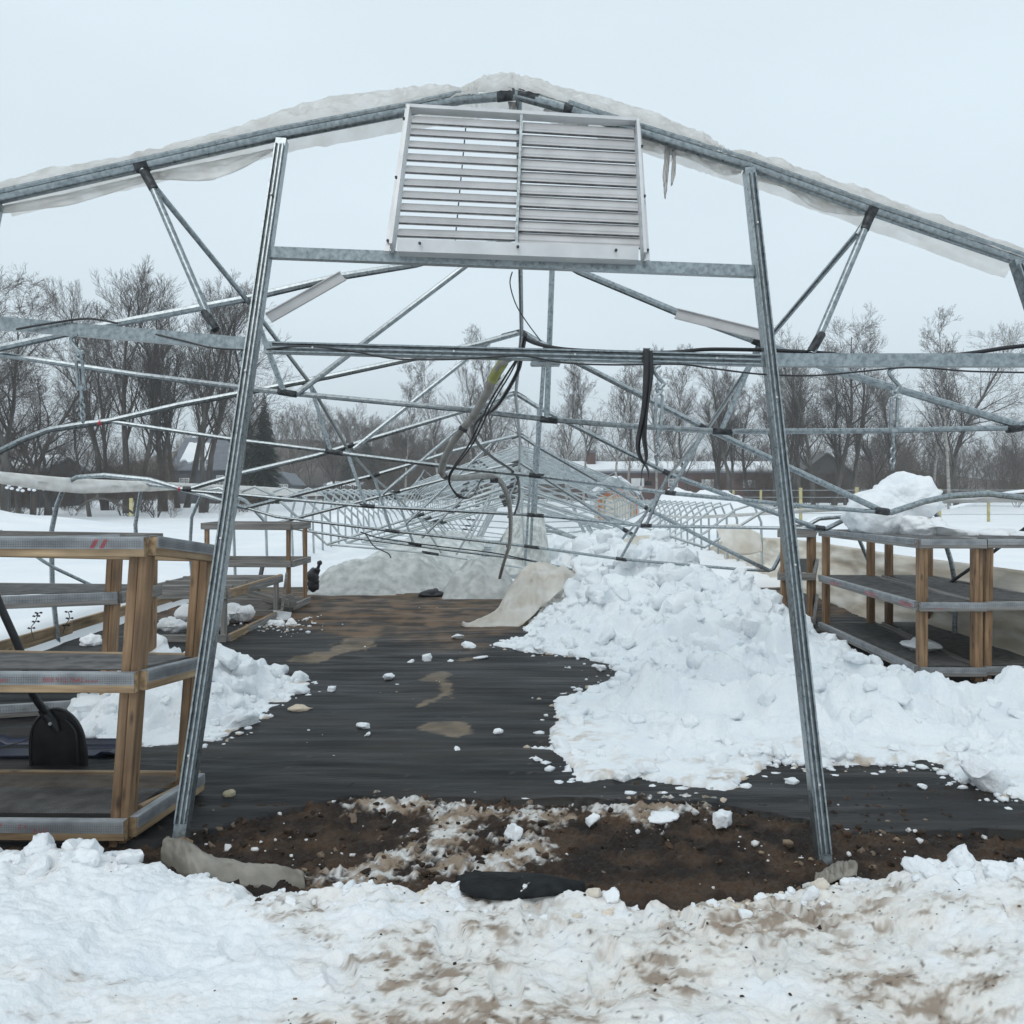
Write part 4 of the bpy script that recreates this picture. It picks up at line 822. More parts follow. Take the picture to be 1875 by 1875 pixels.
# L1: near left
L1 = [(W(-3.3,3.85,0), W(-3.25,3.87,1.43)), (P(222,1552,3.84), P(262,992,3.86)), (P(338,1470,4.38), P(372,1008,4.40)), (W(-3.25,4.4,0), W(-3.2,4.42,1.38))]
t1 = rack('near left wooden plant rack with three wire mesh shelves and pale legs', L1, [.075, .548, .985], WOOD, mesh=(0, 1), solid=(1,), sp=.0135, shelf_wood=WOODP, wrap_sides=('f','r'))
def on_front(leg_a, leg_b, s, u, dz, dy=.0): 
    a = leg_a[0].lerp(leg_a[1], s); b_ = leg_b[0].lerp(leg_b[1], s); return a.lerp(b_, u)+W(0, -(.085/2+.022+.024+dy), dz)
xd = L1[1][0]-L1[0][0]
for s, u, txt, size in ((.548, .50, '.com/titanium', .034), (.548, .74, '888 912 7642', .034), (.548, .875, 'limited', .022)):
    text_mesh(txt, size, on_front(L1[0], L1[1], s, u, .006), xd, W(0,0,1), PRINT, t1)
def arrow(p, s, tip=1):
    x = xd.normalized()*tip; mb = MB(); u = W(0,0,1)
    mb.poly([p, p+x*s*.45, p+x*s*.95+u*s*.9, p+x*s*.5+u*s*.9]); mb.poly([p+x*s*1.0, p+x*s*1.45+u*0, p+x*s*1.9+u*s*.9, p+x*s*1.5+u*s*.9])
    return mb.build('print', PRINT, t1, smooth=False)
arrow(on_front(L1[0], L1[1], .985, .86, -.004), .045); arrow(on_front(L1[0], L1[1], .985, .40, -.004), .045)
arrow(on_front(L1[0], L1[1], .075, .58, -.004), .045)
text_mesh('Z A', .03, on_front(L1[0], L1[1], .075, .69, .012), xd, W(0,0,1), PRINT, t1); text_mesh('& LO', .03, on_front(L1[0], L1[1], .075, .74, -.004), xd, W(0,.0,1), PRINT, t1)
bar('end_board', P(232,1512,3.95)+W(.06,0,0), P(330,1462,4.36)+W(.06,0,0), .03, .20, WOODP, t1)
# L2 behind it
L2 = [(W(-4.6,5.75,0), W(-4.6,5.75,1.30)), (P(207,1300,6.27)+W(0,-.1,0), P(212,985,6.17)), (P(272,1275,6.75), P(276,982,6.75)), (W(-4.6,6.7,0), W(-4.6,6.7,1.33))]
rack('second left rack with weathered grey rails, behind the near rack', L2, [.06, .66, .985], WOOD, mesh=(1,), shelf_wood=WOODG, sp=.03, wrap_sides=('f',), solid=(1,))
# L3 low grey table frame
L3 = [(W(-4.25,9.0,0), W(-4.25,9.0,.58)), (W(-3.27,9.0,0), W(-3.27,9.0,.58)), (W(-3.25,10.85,0), W(-3.25,10.85,.56)), (W(-4.3,10.85,0), W(-4.3,10.85,.56))]
t3 = rack('low weathered grey table frame with snow lumps lying in it', L3, [.12, .95], WOODG, wrap=False, double=False, leg_w=.05, mesh=(1,), sp=.06)
bar('rail', (-3.2,8.98,.56), (-3.2,10.9,.54), .04, .10, WOODP, t3); bar('rail', (-3.2,8.98,.07), (-3.2,10.9,.07), .04, .10, WOODP, t3)
for k in range(3): bar('slat', (-4.25,9.3+k*.5,.575), (-3.28,9.3+k*.5,.575), .045, .09, WOODG, t3)
# L4 far upright rack
L4 = [(W(-4.32,11.25,0), W(-4.32,11.25,1.25)), (W(-3.20,11.25,0), W(-3.20,11.25,1.24)), (W(-3.17,12.0,0), W(-3.17,12.0,1.24)), (W(-4.36,12.0,0), W(-4.36,12.0,1.25))]
rack('far left upright wooden rack standing before the snowy field', L4, [.08, .56, .97], WOOD, double=False, leg_w=.05, leg_d=.035, shelf_wood=WOODG, wrap_sides=(), mesh=(), solid=())
# right racks
R1 = [(W(3.47,7.10,0), W(3.47,7.10,1.24)), (W(3.93,7.08,0), W(3.93,7.08,1.24)), (W(4.05,9.50,0), W(4.05,9.50,1.22)), (W(3.53,9.50,0), W(3.53,9.50,1.22))]
tr1 = rack('right rack with fresh wooden legs carrying the big snow block', R1, [.10, .55, .985], WOOD, leg_w=.09, leg_d=.034, mesh=(0, 2), solid=(0, 1), sp=.03, shelf_wood=WOODG, wrap_sides=('f','l'), rail_h=.072)
for yy_, tx in ((9.0,'titanium'), (8.1,'warranty'), (7.35,'titanium')): text_mesh(tx, .075, W(3.47-.034-.022-.026, yy_, .665), W(0,-1,0), W(0,0,1), PRINT, tr1)
for zz_ in (.12,.665): text_mesh('titanium', .06, W(3.55, 7.1-.045-.022-.026, zz_), W(1,0,0), W(0,0,1), PRINT, tr1)
R2 = [(W(4.04,7.14,0), W(4.06,7.14,1.24)), (W(4.72,7.14,0), W(4.72,7.14,1.24)), (W(4.72,9.5,0), W(4.72,9.5,1.22)), (W(4.26,9.5,0), W(4.26,9.5,1.22))]
rack('rightmost wooden rack against the sagging side film', R2, [.10, .55, .985], WOOD, leg_w=.09, leg_d=.034, mesh=(2,), solid=(0, 1), sp=.03, shelf_wood=WOODG, wrap_sides=('f',), rail_h=.072)
R3 = [(W(3.18,9.95,0), W(3.18,9.95,1.19)), (W(3.50,9.95,0), W(3.50,9.95,1.19)), (W(4.35,12.2,0), W(4.35,12.2,1.17)), (W(3.97,12.2,0), W(3.97,12.2,1.17))]
rack('right rack half buried behind the heap of snow blocks', R3, [.10, .55, .985], WOOD, leg_w=.06, leg_d=.03, mesh=(), solid=(0, 1, 2), sp=.03, shelf_wood=WOODG, wrap_sides=())
# ================================================================== FILMS
def filmobj(name, label, A, B, mat, **k): return meta(ruled(name, A, B, mat, None, **k), label, 'plastic film')
sd = [(5.0, .92), (7, .90), (8.9, .88), (10.7, .86), (12.5, .85), (15, .82), (18, .7), (21, .45)]
filmobj('side_film', 'stained beige side wall plastic sagging along the right base board', [W(4.98+.05*math.sin(d), d, z) for d, z in sd], [W(4.55-.12*math.sin(d*1.3), d, .02) for d, z in sd], FILMS, nu=140, nv=24, amp=.07, freq=9, bulge=-.05, bdir=W(-1,0,.1), seed=3, stretch=(2.2,.5))
# row covers at the end of the bare floor
def cover(name, label, xs, ys, f, mat, thick=.004):
    X, Y = np.meshgrid(xs, ys, indexing='ij'); Z = f(X, Y)
    o = mesh_obj(name, np.stack([X, Y, Z], -1).reshape(-1, 3), grid_faces(len(xs), len(ys)), mat, None, True, 0)
    return meta(o, label, 'row cover')
def cv1(X, Y):
    u = np.clip((X+3.45)/2.35, 0, 1); fe = 13.15+.10*np.sin(X*3)+.25*ss(-2, -1.1, X)
    prof = np.interp(u, [0,.12,.3,.5,.65,.78,.9,1], [.10,.34,.36,.40,.43,.40,.16,.03]); r = ss(0, .75, Y-fe)
    fold = .10*(1-np.abs(pn(X*1.9-Y*1.2, Y*.5, 4))*3)+.05*fbm(X*3, Y*2, 2, 4)+.035*(1-np.abs(pn(X*4+Y*2.5,Y*2-X,7))*3)
    return np.where(Y < fe, .02, .03+prof*r+fold*r)+.35*ss(14.2, 16, Y)*ss(-3.6, -2.6, X)*ss(-.3, -1.0, X)
cover('row_cover', 'grey translucent sheet over a low mound at the left end of the floor', np.linspace(-3.5, -1.08, 90), np.linspace(13.1, 14.8, 60), cv1, FILMW)
def cv2(X, Y):
    u = (X+3.3)/3.2; r = np.sin(np.pi*np.clip(u, 0, 1))**.6*ss(14.2, 15.6, Y)*ss(21.5, 19, Y)
    return .04+.72*r+.05*fbm(X*2, Y*1.2, 5, 4)*r+.07*(1-np.abs(pn(X*2.5+Y*.6, Y*.9, 3))*3)*r
cover('row_cover', 'long pale plastic sheet humped behind the grey row cover', np.linspace(-3.4, -.75, 80), np.linspace(14.3, 21.5, 90), cv2, FILMW)
def cv3(X, Y):
    u = (X+1.25)/1.15; r = np.sin(np.pi*np.clip(u, 0, 1))**.55*ss(12.55, 13.2, Y)*ss(14.6, 13.9, Y)
    return .02+.50*r+.09*(1-np.abs(pn(X*3+Y, Y*1.2-X, 6))*3)*r+.03*fbm(X*5, Y*4, 3, 4)*r
cover('row_cover', 'small crumpled clear sheet with a dark gap beside the beige drape', np.linspace(-1.25, -.08, 60), np.linspace(12.5, 14.6, 60), cv3, FILMW)
filmobj('beige_drape', 'beige plastic drape trailing from the snow heap onto the black floor', PP([(845,1148,10.05), (905,1120,10.8), (930,1080,11.6), (960,1040,12.2), (985,1030,12.4), (1015,1036,12.6), (1050,1050,12.7)]), PP([(850,1153,10.0), (900,1157,9.9), (945,1150,10.0), (975,1128,10.3), (1000,1105,10.9), (1035,1075,11.4), (1060,1062,12.2)]), FILMB, nu=70, nv=28, amp=.07, freq=7, bulge=.05, bdir=W(0,-.5,.9), seed=5, stretch=(1.6,.6))
filmobj('hanging_film', 'pale plastic sheet hanging behind the row of leaning king posts', PP([(948,935,16.5), (962,928,16.6), (985,932,16.5), (996,945,16.4)]), PP([(880,1046,15.6), (930,1052,15.0), (975,1050,15.1), (1010,1046,15.3)]), FILMW, nu=50, nv=40, amp=.22, freq=5, seed=8, bulge=.2)
filmobj('hanging_film', 'torn beige plastic strip hanging into the snow beside a fallen truss', PP([(1120,1010,12.2), (1150,985,12.3), (1190,980,12.3)]), PP([(1128,1075,12.0), (1155,1092,11.9), (1180,1078,12.0)]), FILMB, nu=30, nv=24, amp=.06, freq=5, seed=11)
filmobj('wall_film', 'beige plastic scrap standing in the snow left of the right racks', PP([(1310,965,13.2), (1350,960,13.3), (1392,978,13.4)]), PP([(1330,1012,13.0), (1365,1016,13.0), (1396,1010,13.2)]), FILMB, nu=30, nv=16, amp=.05, freq=4, seed=14)
filmobj('ground_film', 'beige plastic film tucked round the foot of the left door post', PP([(312,1540,3.72), (330,1538,3.70), (350,1545,3.72), (380,1572,3.72), (430,1586,3.70), (500,1592,3.66), (558,1612,3.5)]), PP([(296,1580,3.62), (325,1600,3.56), (360,1610,3.5), (410,1618,3.45), (470,1626,3.42), (520,1630,3.42), (560,1630,3.42)]), FILMD, nu=60, nv=16, amp=.02, freq=12, bulge=.065, bdir=W(0,-.4,.9), seed=17)
filmobj('ground_film', 'crumpled beige film scrap at the foot of the right door post', PP([(1492,1612,3.5), (1510,1596,3.55), (1530,1582,3.52), (1562,1580,3.5)]), PP([(1490,1622,3.42), (1515,1620,3.40), (1540,1612,3.38), (1568,1604,3.40)]), FILMD, nu=40, nv=12, amp=.03, freq=9, bulge=.03, bdir=W(0,-.4,.9), seed=19)
ts = thing('wooden_stake', 'short wooden stake wrapped in film at the left post foot', 'stake', P(322,1585,3.66))
MB().prism([(-.045,-.03), (.045,-.03), (.035,.03), (-.03,.03)], P(322,1602,3.64), P(331,1538,3.74), Vector((0,-1,0))).build('block', WOODP, ts, ang=30)
# sandbags
def sandbag(c, rx, rz, dy, neck, label, seed):
    t = thing('sandbag', label, 'sandbag', c); blob('bag', c, circ(rx, rz, 12, .10, seed), dy, BLACK, t, amp=.03, freq=6, seed=seed, nu=40, nv=20)
    if neck: 
        MB().tube(spline([c+neck*.4, c+neck*.8, c+neck], 4), [rx*.55]*4+[rx*.28]*4+[rx*.2], 8).build('neck', BLACK, t)
        blob('knot', c+neck*1.08, circ(rx*.45, rx*.38, 9, .25, seed+2), rx*.3, BLACK, t, amp=.03, freq=12, seed=seed, nu=20, nv=12)
    return t
sandbag(P(574,1062,12.9), .09, .20, .09, W(.09,0,.24), 'upright black sandbag with tied neck beside the far left rack', 3)
sandbag(P(792,1089,13.0), .22, .075, .12, None, 'flat black sandbag weighing down the grey row cover', 5)
sandbag(P(826,1078,13.2), .07, .09, .07, W(.05,0,.05), 'small dark olive bag in the gap between row covers', 8)
# ================================================================== SNOW LUMPS
def px_outline(c, pts, D):
    return [((x-CX)/F*D-c.x, EYE-(y-HY)/F*D-c.z) for x, y in pts]
c = P(1632,925,8.45); OB = [(1556,925), (1572,905), (1600,898), (1625,878), (1648,868), (1665,873), (1682,872), (1695,890), (1712,895), (1706,905), (1715,925), (1700,940), (1660,955), (1618,978), (1585,985), (1560,970), (1550,950)]
o = blob('snow_block', c, px_outline(c, OB, 8.45), .42, SNOWM, None, 120, 60, amp=.05, freq=3.2, seed=4, pw=.45, col=(.97,.985,1)); meta(o, 'big upright block of packed snow resting on the right rack', 'snow block')
c = P(1690,962,8.1); o = blob('snow_lump', c, px_outline(c, [(1640,970), (1645,948), (1665,945), (1690,955), (1730,962), (1770,972), (1775,982), (1700,984), (1655,984)], 8.1), .30, SNOWM, None, 90, 40, amp=.05, freq=5, seed=6); meta(o, 'low ridge of snow along the top of the right rack', 'snow lump')
c = P(1830,980,8.0); o = blob('snow_lump', c, circ(.22,.05,12,.2,5), .2, SNOWM, None, 60, 24, amp=.03, freq=7, seed=7); meta(o, 'thin snow patch on top of the rightmost rack', 'snow lump')
c = W(3.85,7.9,.20); o = blob('snow_lump', c, circ(.17,.05,12,.2,6), .16, SNOWM, None, 60, 24, amp=.03, freq=7, seed=8); meta(o, 'small snow patch on the bottom shelf of the right rack', 'snow lump')
LUMPS = [ # px x, y base, D, half width px, half height px, label
 (940,1532,None,18,17,'clean snowball lying on the dark soil in the doorway'), (1322,1508,None,20,18,'snow chunk on slush left of the right door post'), (1085,1505,None,14,12,'snow lump on the soil right of the doorway snowball'),
 (665,1332,None,14,7,'flat snow chunk on the black fabric left of the round mud stain'), (673,1345,None,6,5,'small pebble of snow below the flat chunk on the fabric'), (837,1375,None,6,7,'single snow pebble just below the round mud stain'),
 (912,1342,None,10,6,'oval snow chunk right of the round mud stain'), (607,1264,None,8,6,'lone snow chunk on the fabric right of the left snow pile'), (712,1242,None,11,7,'ragged snow chunk on the fabric above the mud trail'),
 (782,1208,None,10,8,'pointed snow chunk on the fabric seam line'), (858,1186,None,14,8,'larger snow chunk near the beige drape tip'), (880,1205,None,14,4,'thin snow flake left of the heap tongue'), (825,1210,None,6,3,'tiny snow bit on the fabric seam'),
 (752,1212,None,7,4,'small snow bit left of the pointed chunk'), (838,1170,None,12,7,'small lumps of snow below the row covers'), (1800,1440,None,38,36,'rounded snow boulder at the right front of the heap'), (1215,1500,None,30,9,'flat slushy snow patch near the doorway soil'),
 (420,1458,None,11,8,'pale round stone on the fabric near the left post'), (1690,1440,None,10,5,'flat ice piece on the fabric right of the door post'), (1170,1350,None,10,5,'snow crumb at the left tip of the heap'), (985,1392,None,10,6,'snow chunk at the nose of the heap'),
 (1075,1345,None,14,8,'snow chunk resting beside the heap nose'), (550,1300,None,22,7,'dirty tan snow flake right of the left pile'), (545,1268,None,22,9,'snow lump at the right tip of the left pile'), (500,1262,None,20,12,'rounded lump on the right shoulder of the left pile'),
 (1245,1420,None,12,7,'snow nugget in front of the heap'), (1450,1432,None,14,6,'snow nugget beside the right door post'), (1100,1225,None,10,6,'ice chunk beside the heap tongue')]
for k, (x, y, D, hw, hh, lab) in enumerate(LUMPS):
    gx, gy = G(x, y, .035); D = gy; rx, rz = hw/F*D, hh/F*D
    st_ = 'stone' in lab; tan = 'tan' in lab
    cc_ = (.45,.40,.28) if st_ else (.72,.60,.46) if tan else (.96,.975,.99)
    if st_: o = blob('stone', W(gx, gy, .03+rz*.75), circ(rx, rz, 11, .18, k), (rx+rz)*.5, SNOWM, None, 32, 16, amp=min(rx, rz)*.3, freq=.55/max(rx, .02), seed=k*3.1, col=cc_)
    else:
        o = rubble('snow_chunk', [(0, 0, 0, 1.0)], 100+k, cc_); del o['kind']; v_ = np.empty(len(o.data.vertices)*3, np.float32); o.data.vertices.foreach_get('co', v_); v_ = v_.reshape(-1, 3); v_ -= (v_.max(0)+v_.min(0))/2; v_ /= (v_.max(0)-v_.min(0))/2
        v_ *= np.array((rx, (rx+rz)*.5, rz)); v_ += np.array((gx, gy, .025+rz*.7)); o.data.vertices.foreach_set('co', v_.ravel()); o.data.update()
    meta(o, lab, 'stone' if st_ else 'snow chunk')
# heap blocks and snow in the low table
for k, (X, Y, z, r) in enumerate([(-3.95,9.25,.17,.16), (-3.6,9.5,.17,.22), (-4.0,10.1,.17,.26), (-3.55,10.3,.17,.22), (-3.75,9.8,.63,.12)]):
    o = blob('snow_chunk', W(X, Y, z), circ(r, r*.5, 10, .2, k), r*.6, SNOWM, None, 40, 20, amp=.04, freq=6, seed=k+20); meta(o, ['snow lump at the front of the low grey table', 'snow lump inside the low grey table near its right leg', 'large snow lump under the middle of the low grey table', 'snow lump under the far end of the low grey table', 'snow patch on top of the low grey table'][k], 'snow chunk')
for k, (x, y, r) in enumerate([(165,1185,.14), (270,1195,.2), (505,1150,.12), (535,1150,.10)]):
    gx, gy = G(x, y); o = blob('snow_chunk', W(gx, gy, r*.35), circ(r, r*.55, 10, .25, k+9), r*.6, SNOWM, None, 40, 20, amp=.04, freq=6, seed=k+33); meta(o, ['snow lump beside the left base board', 'snow lump between the near rack and the low table', 'snow lump beside the white shovel blade', 'snow spill at the foot of the far left rack'][k], 'snow chunk')
# crumbs
ico = [(0,0,1), (.894,0,.447), (.276,.851,.447), (-.724,.526,.447), (-.724,-.526,.447), (.276,-.851,.447), (.724,.526,-.447), (-.276,.851,-.447), (-.894,0,-.447), (-.276,-.851,-.447), (.724,-.526,-.447), (0,0,-1)]
icf = [(0,1,2),(0,2,3),(0,3,4),(0,4,5),(0,5,1),(1,6,2),(2,7,3),(3,8,4),(4,9,5),(5,10,1),(6,7,2),(7,8,3),(8,9,4),(9,10,5),(10,6,1),(11,7,6),(11,8,7),(11,9,8),(11,10,9),(11,6,10)]
def crumbs(name, pts, cols, label=None):
    V = []; Fc = []; C = []; rs = np.random.RandomState(11); I = np.array(ico)
    for (x, y, z, r), c in zip(pts, cols):
        k = len(V)*12; V.append(I*r*(1+rs.uniform(-.35, .35, (12, 1)))*np.array((rs.uniform(.8,1.5), rs.uniform(.7,1.2), rs.uniform(.4,.85)))+np.array((x, y, z))); Fc.append(np.array(icf)+k); C.append(np.repeat(np.array([c]), 12, 0))
    o = mesh_obj(name, np.concatenate(V), np.concatenate(Fc), SNOWM, None, True, 0, col=np.concatenate(C)); o['kind'] = 'stuff'; return o
rs = np.random.RandomState(4); pts = []; cols = []
def edge_pts(poly, n, spread, rmin, rmax, zf):
    m = len(poly)
    for _ in range(n):
        i = rs.randint(m); a, b_ = np.array(poly[i]), np.array(poly[(i+1) % m]); p = a+(b_-a)*rs.rand()+rs.randn(2)*spread
        r = rmin+(rmax-rmin)*rs.rand()**3; pts.append((p[0], p[1], zf+r*.4, r)); cols.append((.95,.97,.99) if rs.rand() < .75 else (.62,.52,.42))
edge_pts(HP[:17], 900, .09, .004, .030, .022); edge_pts(LP[:7], 380, .07, .004, .026, .022); edge_pts([G(505,1150), G(540,1140), G(520,1160)], 160, .22, .005, .03, .04)
for _ in range(1500):
    x = rs.uniform(-2.2, 3.4); y = rs.uniform(4.3, 12.0); r = .003+.013*rs.rand()**4
    if float(pn(np.array(x*1.1), np.array(y*1.1), 4)) < .12+.25*rs.rand(): continue
    pts.append((x, y, .03+r*.1, r)); cols.append((.9,.92,.94) if rs.rand() < .5 else (.30,.26,.21))
for _ in range(1300):
    x = rs.uniform(-1.6, 2.2); y = rs.uniform(3.45, 4.45); r = .003+.017*rs.rand()**4
    if float(pn(np.array(x*2.1), np.array(y*2.1), 4)) < .0+.25*rs.rand(): continue
    pts.append((x, y, .025+r*.1, r)); cols.append((.80,.79,.78) if rs.rand() < .22 else (.30,.22,.15) if rs.rand() < .3 else (.045,.027,.016))
crumbs('snow_crumbs', pts, cols)
def on_bank(xs, ys): return bank_h(np.array(xs)[:, None], np.array(ys)[:, None])[:, 0]
xs = rs.uniform(-2.3, 2.3, 1500); ys = rs.uniform(2.4, 3.45, 1500); tn, dk, sp_ = dirt_bank(xs[:, None], ys[:, None]); ok = rs.rand(1500) < (.06+.5*tn[:, 0]); xs, ys = xs[ok], ys[ok]; zs = on_bank(xs, ys)
rr = .0015+.006*rs.rand(len(xs))**4; pts = [(x, y, z+r*.3, r) for x, y, z, r in zip(xs, ys, zs, rr)]; cols = [(.05,.035,.025) if rs.rand() < .5 else (.24,.17,.11) for _ in pts]
crumbs('bank_debris', pts, cols)
# ================================================================== SHOVELS, SLED, MAT
sh = thing('snow_shovel', 'black plastic snow shovel leaning behind the near left rack', 'shovel', P(105,1410,4.9))
ol = [(58,1416), (56,1372), (58,1340), (68,1318), (86,1303), (105,1298), (126,1306), (144,1326), (154,1352), (158,1384), (158,1416)]
bl = MB().poly(PP([(x, y, 4.88) for x, y in ol])).build('blade', BLACK, sh, smooth=False); bl.modifiers.new('t', 'SOLIDIFY').thickness = .012
tube('rim', PP([(x, y, 4.87) for x, y in ol]), .010, BLACK, sh, 8, 4)
tube('rib', PP([(120,1318,4.86), (140,1345,4.86), (143,1412,4.86)]), .008, BLACK, sh, 6, 4)
MB().tube(PP([(78,1298,4.86), (96,1322,4.86), (106,1340,4.86)]), [.03,.034,.02], 10).build('socket', BLACK, sh)
tube('shaft', PP([(-40,1012,4.62), (0,1108,4.68), (38,1195,4.72), (56,1262,4.78), (84,1305,4.85)]), .022, BLACK, sh, 10, 6)
o = MB().tube([P(92,1325,4.83), P(92,1325,4.83)-W(0,.006,0)], .010, 8).build('bolt', ALU, sh)
sl = thing('sled', 'dark navy plastic sled lying flat behind the black shovel', 'sled', W(-2.95,5.25,.03))
mb = MB(); prof = [(-.30,.10), (-.27,.10), (-.24,.03), (.24,.03), (.27,.10), (.30,.10)]
for yy, zz, s in ((-.0,.03,.92), (.02,0,1), (.5,0,1), (.55,.05,.95)):
    for a, c_ in prof: mb.v.append(W(-2.95+a*s*1.55, 5.0+yy*.55, .03+c_*.35+zz*.6))
for i in range(3):
    for j in range(5): q = i*6+j; mb.f.append((q, q+1, q+7, q+6))
mb.build('tray', NAVY, sl).modifiers.new('t', 'SOLIDIFY').thickness = .008
tube('pull_cord', [W(-3.2,5.02,.1), W(-3.0,4.98,.16), W(-2.9,5.05,.25)], .004, BLACK, sl, 6, 5)
ws = thing('scoop_shovel', 'wooden-handled shovel with pale blade by the far left rack', 'shovel', P(528,1140,10.7))
tube('shaft', PP([(516,1118,10.7), (521,1080,10.75), (525,1049,10.8)]), .018, WOODG, ws, 8)
MB().poly(PP([(500,1118,10.68), (534,1122,10.68), (530,1140,10.5), (505,1138,10.5)])).build('blade', ALUF, ws).modifiers.new('t', 'SOLIDIFY').thickness = .01
tm = thing('timber_scraps', 'dark broken timber scraps heaped under the far left rack', 'timber', W(-3.5,11.0,0))
for a, b_ in (((-4.0,10.95,.22),(-3.05,11.1,.16)), ((-3.7,11.1,.30),(-3.1,10.9,.20)), ((-3.9,11.2,.12),(-3.15,11.2,.10)), ((-3.6,10.95,.08),(-3.1,11.15,.26))): bar('plank', a, b_, .03, .10, WOODG, tm)
bar('leaning_stick', P(472,1080,11.6), P(481,1035,11.8), .05, .05, BLACK, tm)
mt = thing('rubber_mat', 'black rubber mat half buried in the front snow bank at the doorway', 'mat', P(950,1632,3.4))
A = PP([(836,1622,3.42), (852,1609,3.46), (890,1604,3.48), (950,1607,3.48), (1010,1613,3.47), (1070,1632,3.42)]); B = PP([(838,1628,3.36), (860,1646,3.24), (905,1654,3.2), (960,1652,3.2), (1015,1646,3.22), (1068,1638,3.36)])
A = [p+W(0,0,.006) for p in A]; B = [p+W(0,.0,.012) for p in B]
ruled('mat_sheet', A, B, RUBBER, mt, nu=40, nv=12, amp=.008, freq=5, bulge=.03, bdir=W(0,-.15,.98), seed=2, solid=.012)
pg = thing('dry_weed', 'dry black weed stalks beside the left base board', 'weed', W(-5.0,8.0,.1))
for pts_ in ([(62,1170), (57,1150), (65,1138), (70,1122), (66,1128)], [(115,1160), (120,1145), (127,1132), (125,1120)]):
    tube('stalk', PP([(x, y, 7.9) for x, y in pts_]), .004, DARK, pg, 5, 4)
    for x, y in pts_[1:]:
        q = P(x, y, 7.88); MB().poly([q, q+W(.03,0,.012), q+W(.045,0,0), q+W(.025,.01,-.012)]).poly([q, q+W(-.025,0,.01), q+W(-.04,0,-.004), q+W(-.02,.01,-.014)]).build('leaf', DARK, pg)
tube('leaf_scrap', PP([(112,1212,4.2), (122,1206,4.2), (130,1210,4.2)]), .006, DARK, t1, 6, 3)
# loose diagonal brace behind the left racks
tube('knee_brace', PP([(0,972,8.4), (80,1028,8.5), (100,1040,8.6), (185,1080,8.8)]), .018, GALV, gh, 8)
tube('knee_brace', PP([(1735,1070,8.9), (1790,1032,8.6), (1880,965,8.3)]), .018, DARK, gh, 8)
#SPLIT3
# ================================================================== BACKGROUND
# -- bare trees
class TB:
    def __init__(s): s.v = []; s.f = []
    def seg(s, pts, rads, n):
        b = len(s.v); m = len(pts); V = s.v; cs = [(math.cos(2*math.pi*k/n), math.sin(2*math.pi*k/n)) for k in range(n)]
        d = pts[-1]-pts[0]; d.normalize(); a = Vector((0,0,1)) if abs(d.z) < .9 else Vector((1,0,0)); y = a.cross(d); y.normalize(); z = d.cross(y)
        for p, r in zip(pts, rads):
            for c, q in cs: V.append(p+y*(c*r)+z*(q*r))
        for i in range(m-1):
            o = b+i*n
            for k in range(n): k2 = (k+1) % n; s.f.append((o+k, o+k2, o+n+k2, o+n+k))
def grow(seed, H=10., stems=1, clear=.25, spread=.55, up=.25, kids=(16,7,5,3), r0=.16, wob=.10, lean=.05, l1=.42, rmin=.007):
    rg = random.Random(seed); T, Cn = TB(), TB(); V = lambda *a: Vector(a); gs = rg.gauss
    def rot(d, ang):
        a = Vector((gs(0,1), gs(0,1), gs(0,1))); a = a-d*a.dot(d); a.normalize()
        return d*math.cos(ang)+a*math.sin(ang)
    def branch(p, d, L, r, lv):
        ns = (7, 5, 3, 2, 1)[lv]; pts = [p]; rads = [r]; q = p; dd = d; u = up*(.35 if lv else .1)
        for i in range(ns):
            dd = dd+Vector((gs(0,wob), gs(0,wob), gs(0,wob)*.6+u)); dd.normalize(); q = q+dd*(L/ns); pts.append(q); rads.append(max(rmin*.6, r*(1-.88*(i+1)/ns)))
        (T if lv == 0 else Cn).seg(pts, rads, (7, 5, 3, 3, 3)[lv])
        if lv >= len(kids): return
        cl = clear if lv == 0 else .15
        for k in range(kids[lv]):
            t = min(cl+(1-cl)*((k+rg.random())/kids[lv]), .985); x = t*ns; i = int(x); e = pts[i+1]-pts[i]; pp = pts[i]+e*(x-i); rr = rads[i]+(rads[i+1]-rads[i])*(x-i)
            e.normalize(); nd = rot(e, spread*rg.uniform(.65, 1.35))
            f = (l1*(1.15-.75*t) if lv == 0 else .55*(1.15-.45*t)); branch(pp, nd, L*f*rg.uniform(.7,1.2), max(rmin, rr*.5), lv+1)
    for s in range(stems):
        a = rg.random()*6.28; off = V(math.cos(a), math.sin(a), 0)*(.25*(stems > 1)); dv = V(math.cos(a)*lean*(2.5 if stems > 1 else 1), math.sin(a)*lean*(2.5 if stems > 1 else 1), 1); dv /= np.linalg.norm(dv)
        branch(off, dv, H*(1 if s == 0 else rg.uniform(.75,.98)), r0*(1 if s == 0 else .8), 0)
    out = []
    for tb, nm, sm in ((T, 'trunk', True), (Cn, 'crown', False)):
        me = bpy.data.meshes.new(nm); v = np.array(tb.v, np.float32); f = np.array(tb.f, np.int32)
        me.vertices.add(len(v)); me.vertices.foreach_set('co', v.ravel()); me.loops.add(f.size); me.loops.foreach_set('vertex_index', f.ravel()); me.polygons.add(len(f)); me.polygons.foreach_set('loop_start', np.arange(0, f.size, 4, dtype=np.int32)); me.update(calc_edges=True)
        out.append(me)
    return out
def setm(me, m): me.materials.clear(); me.materials.append(m); return me
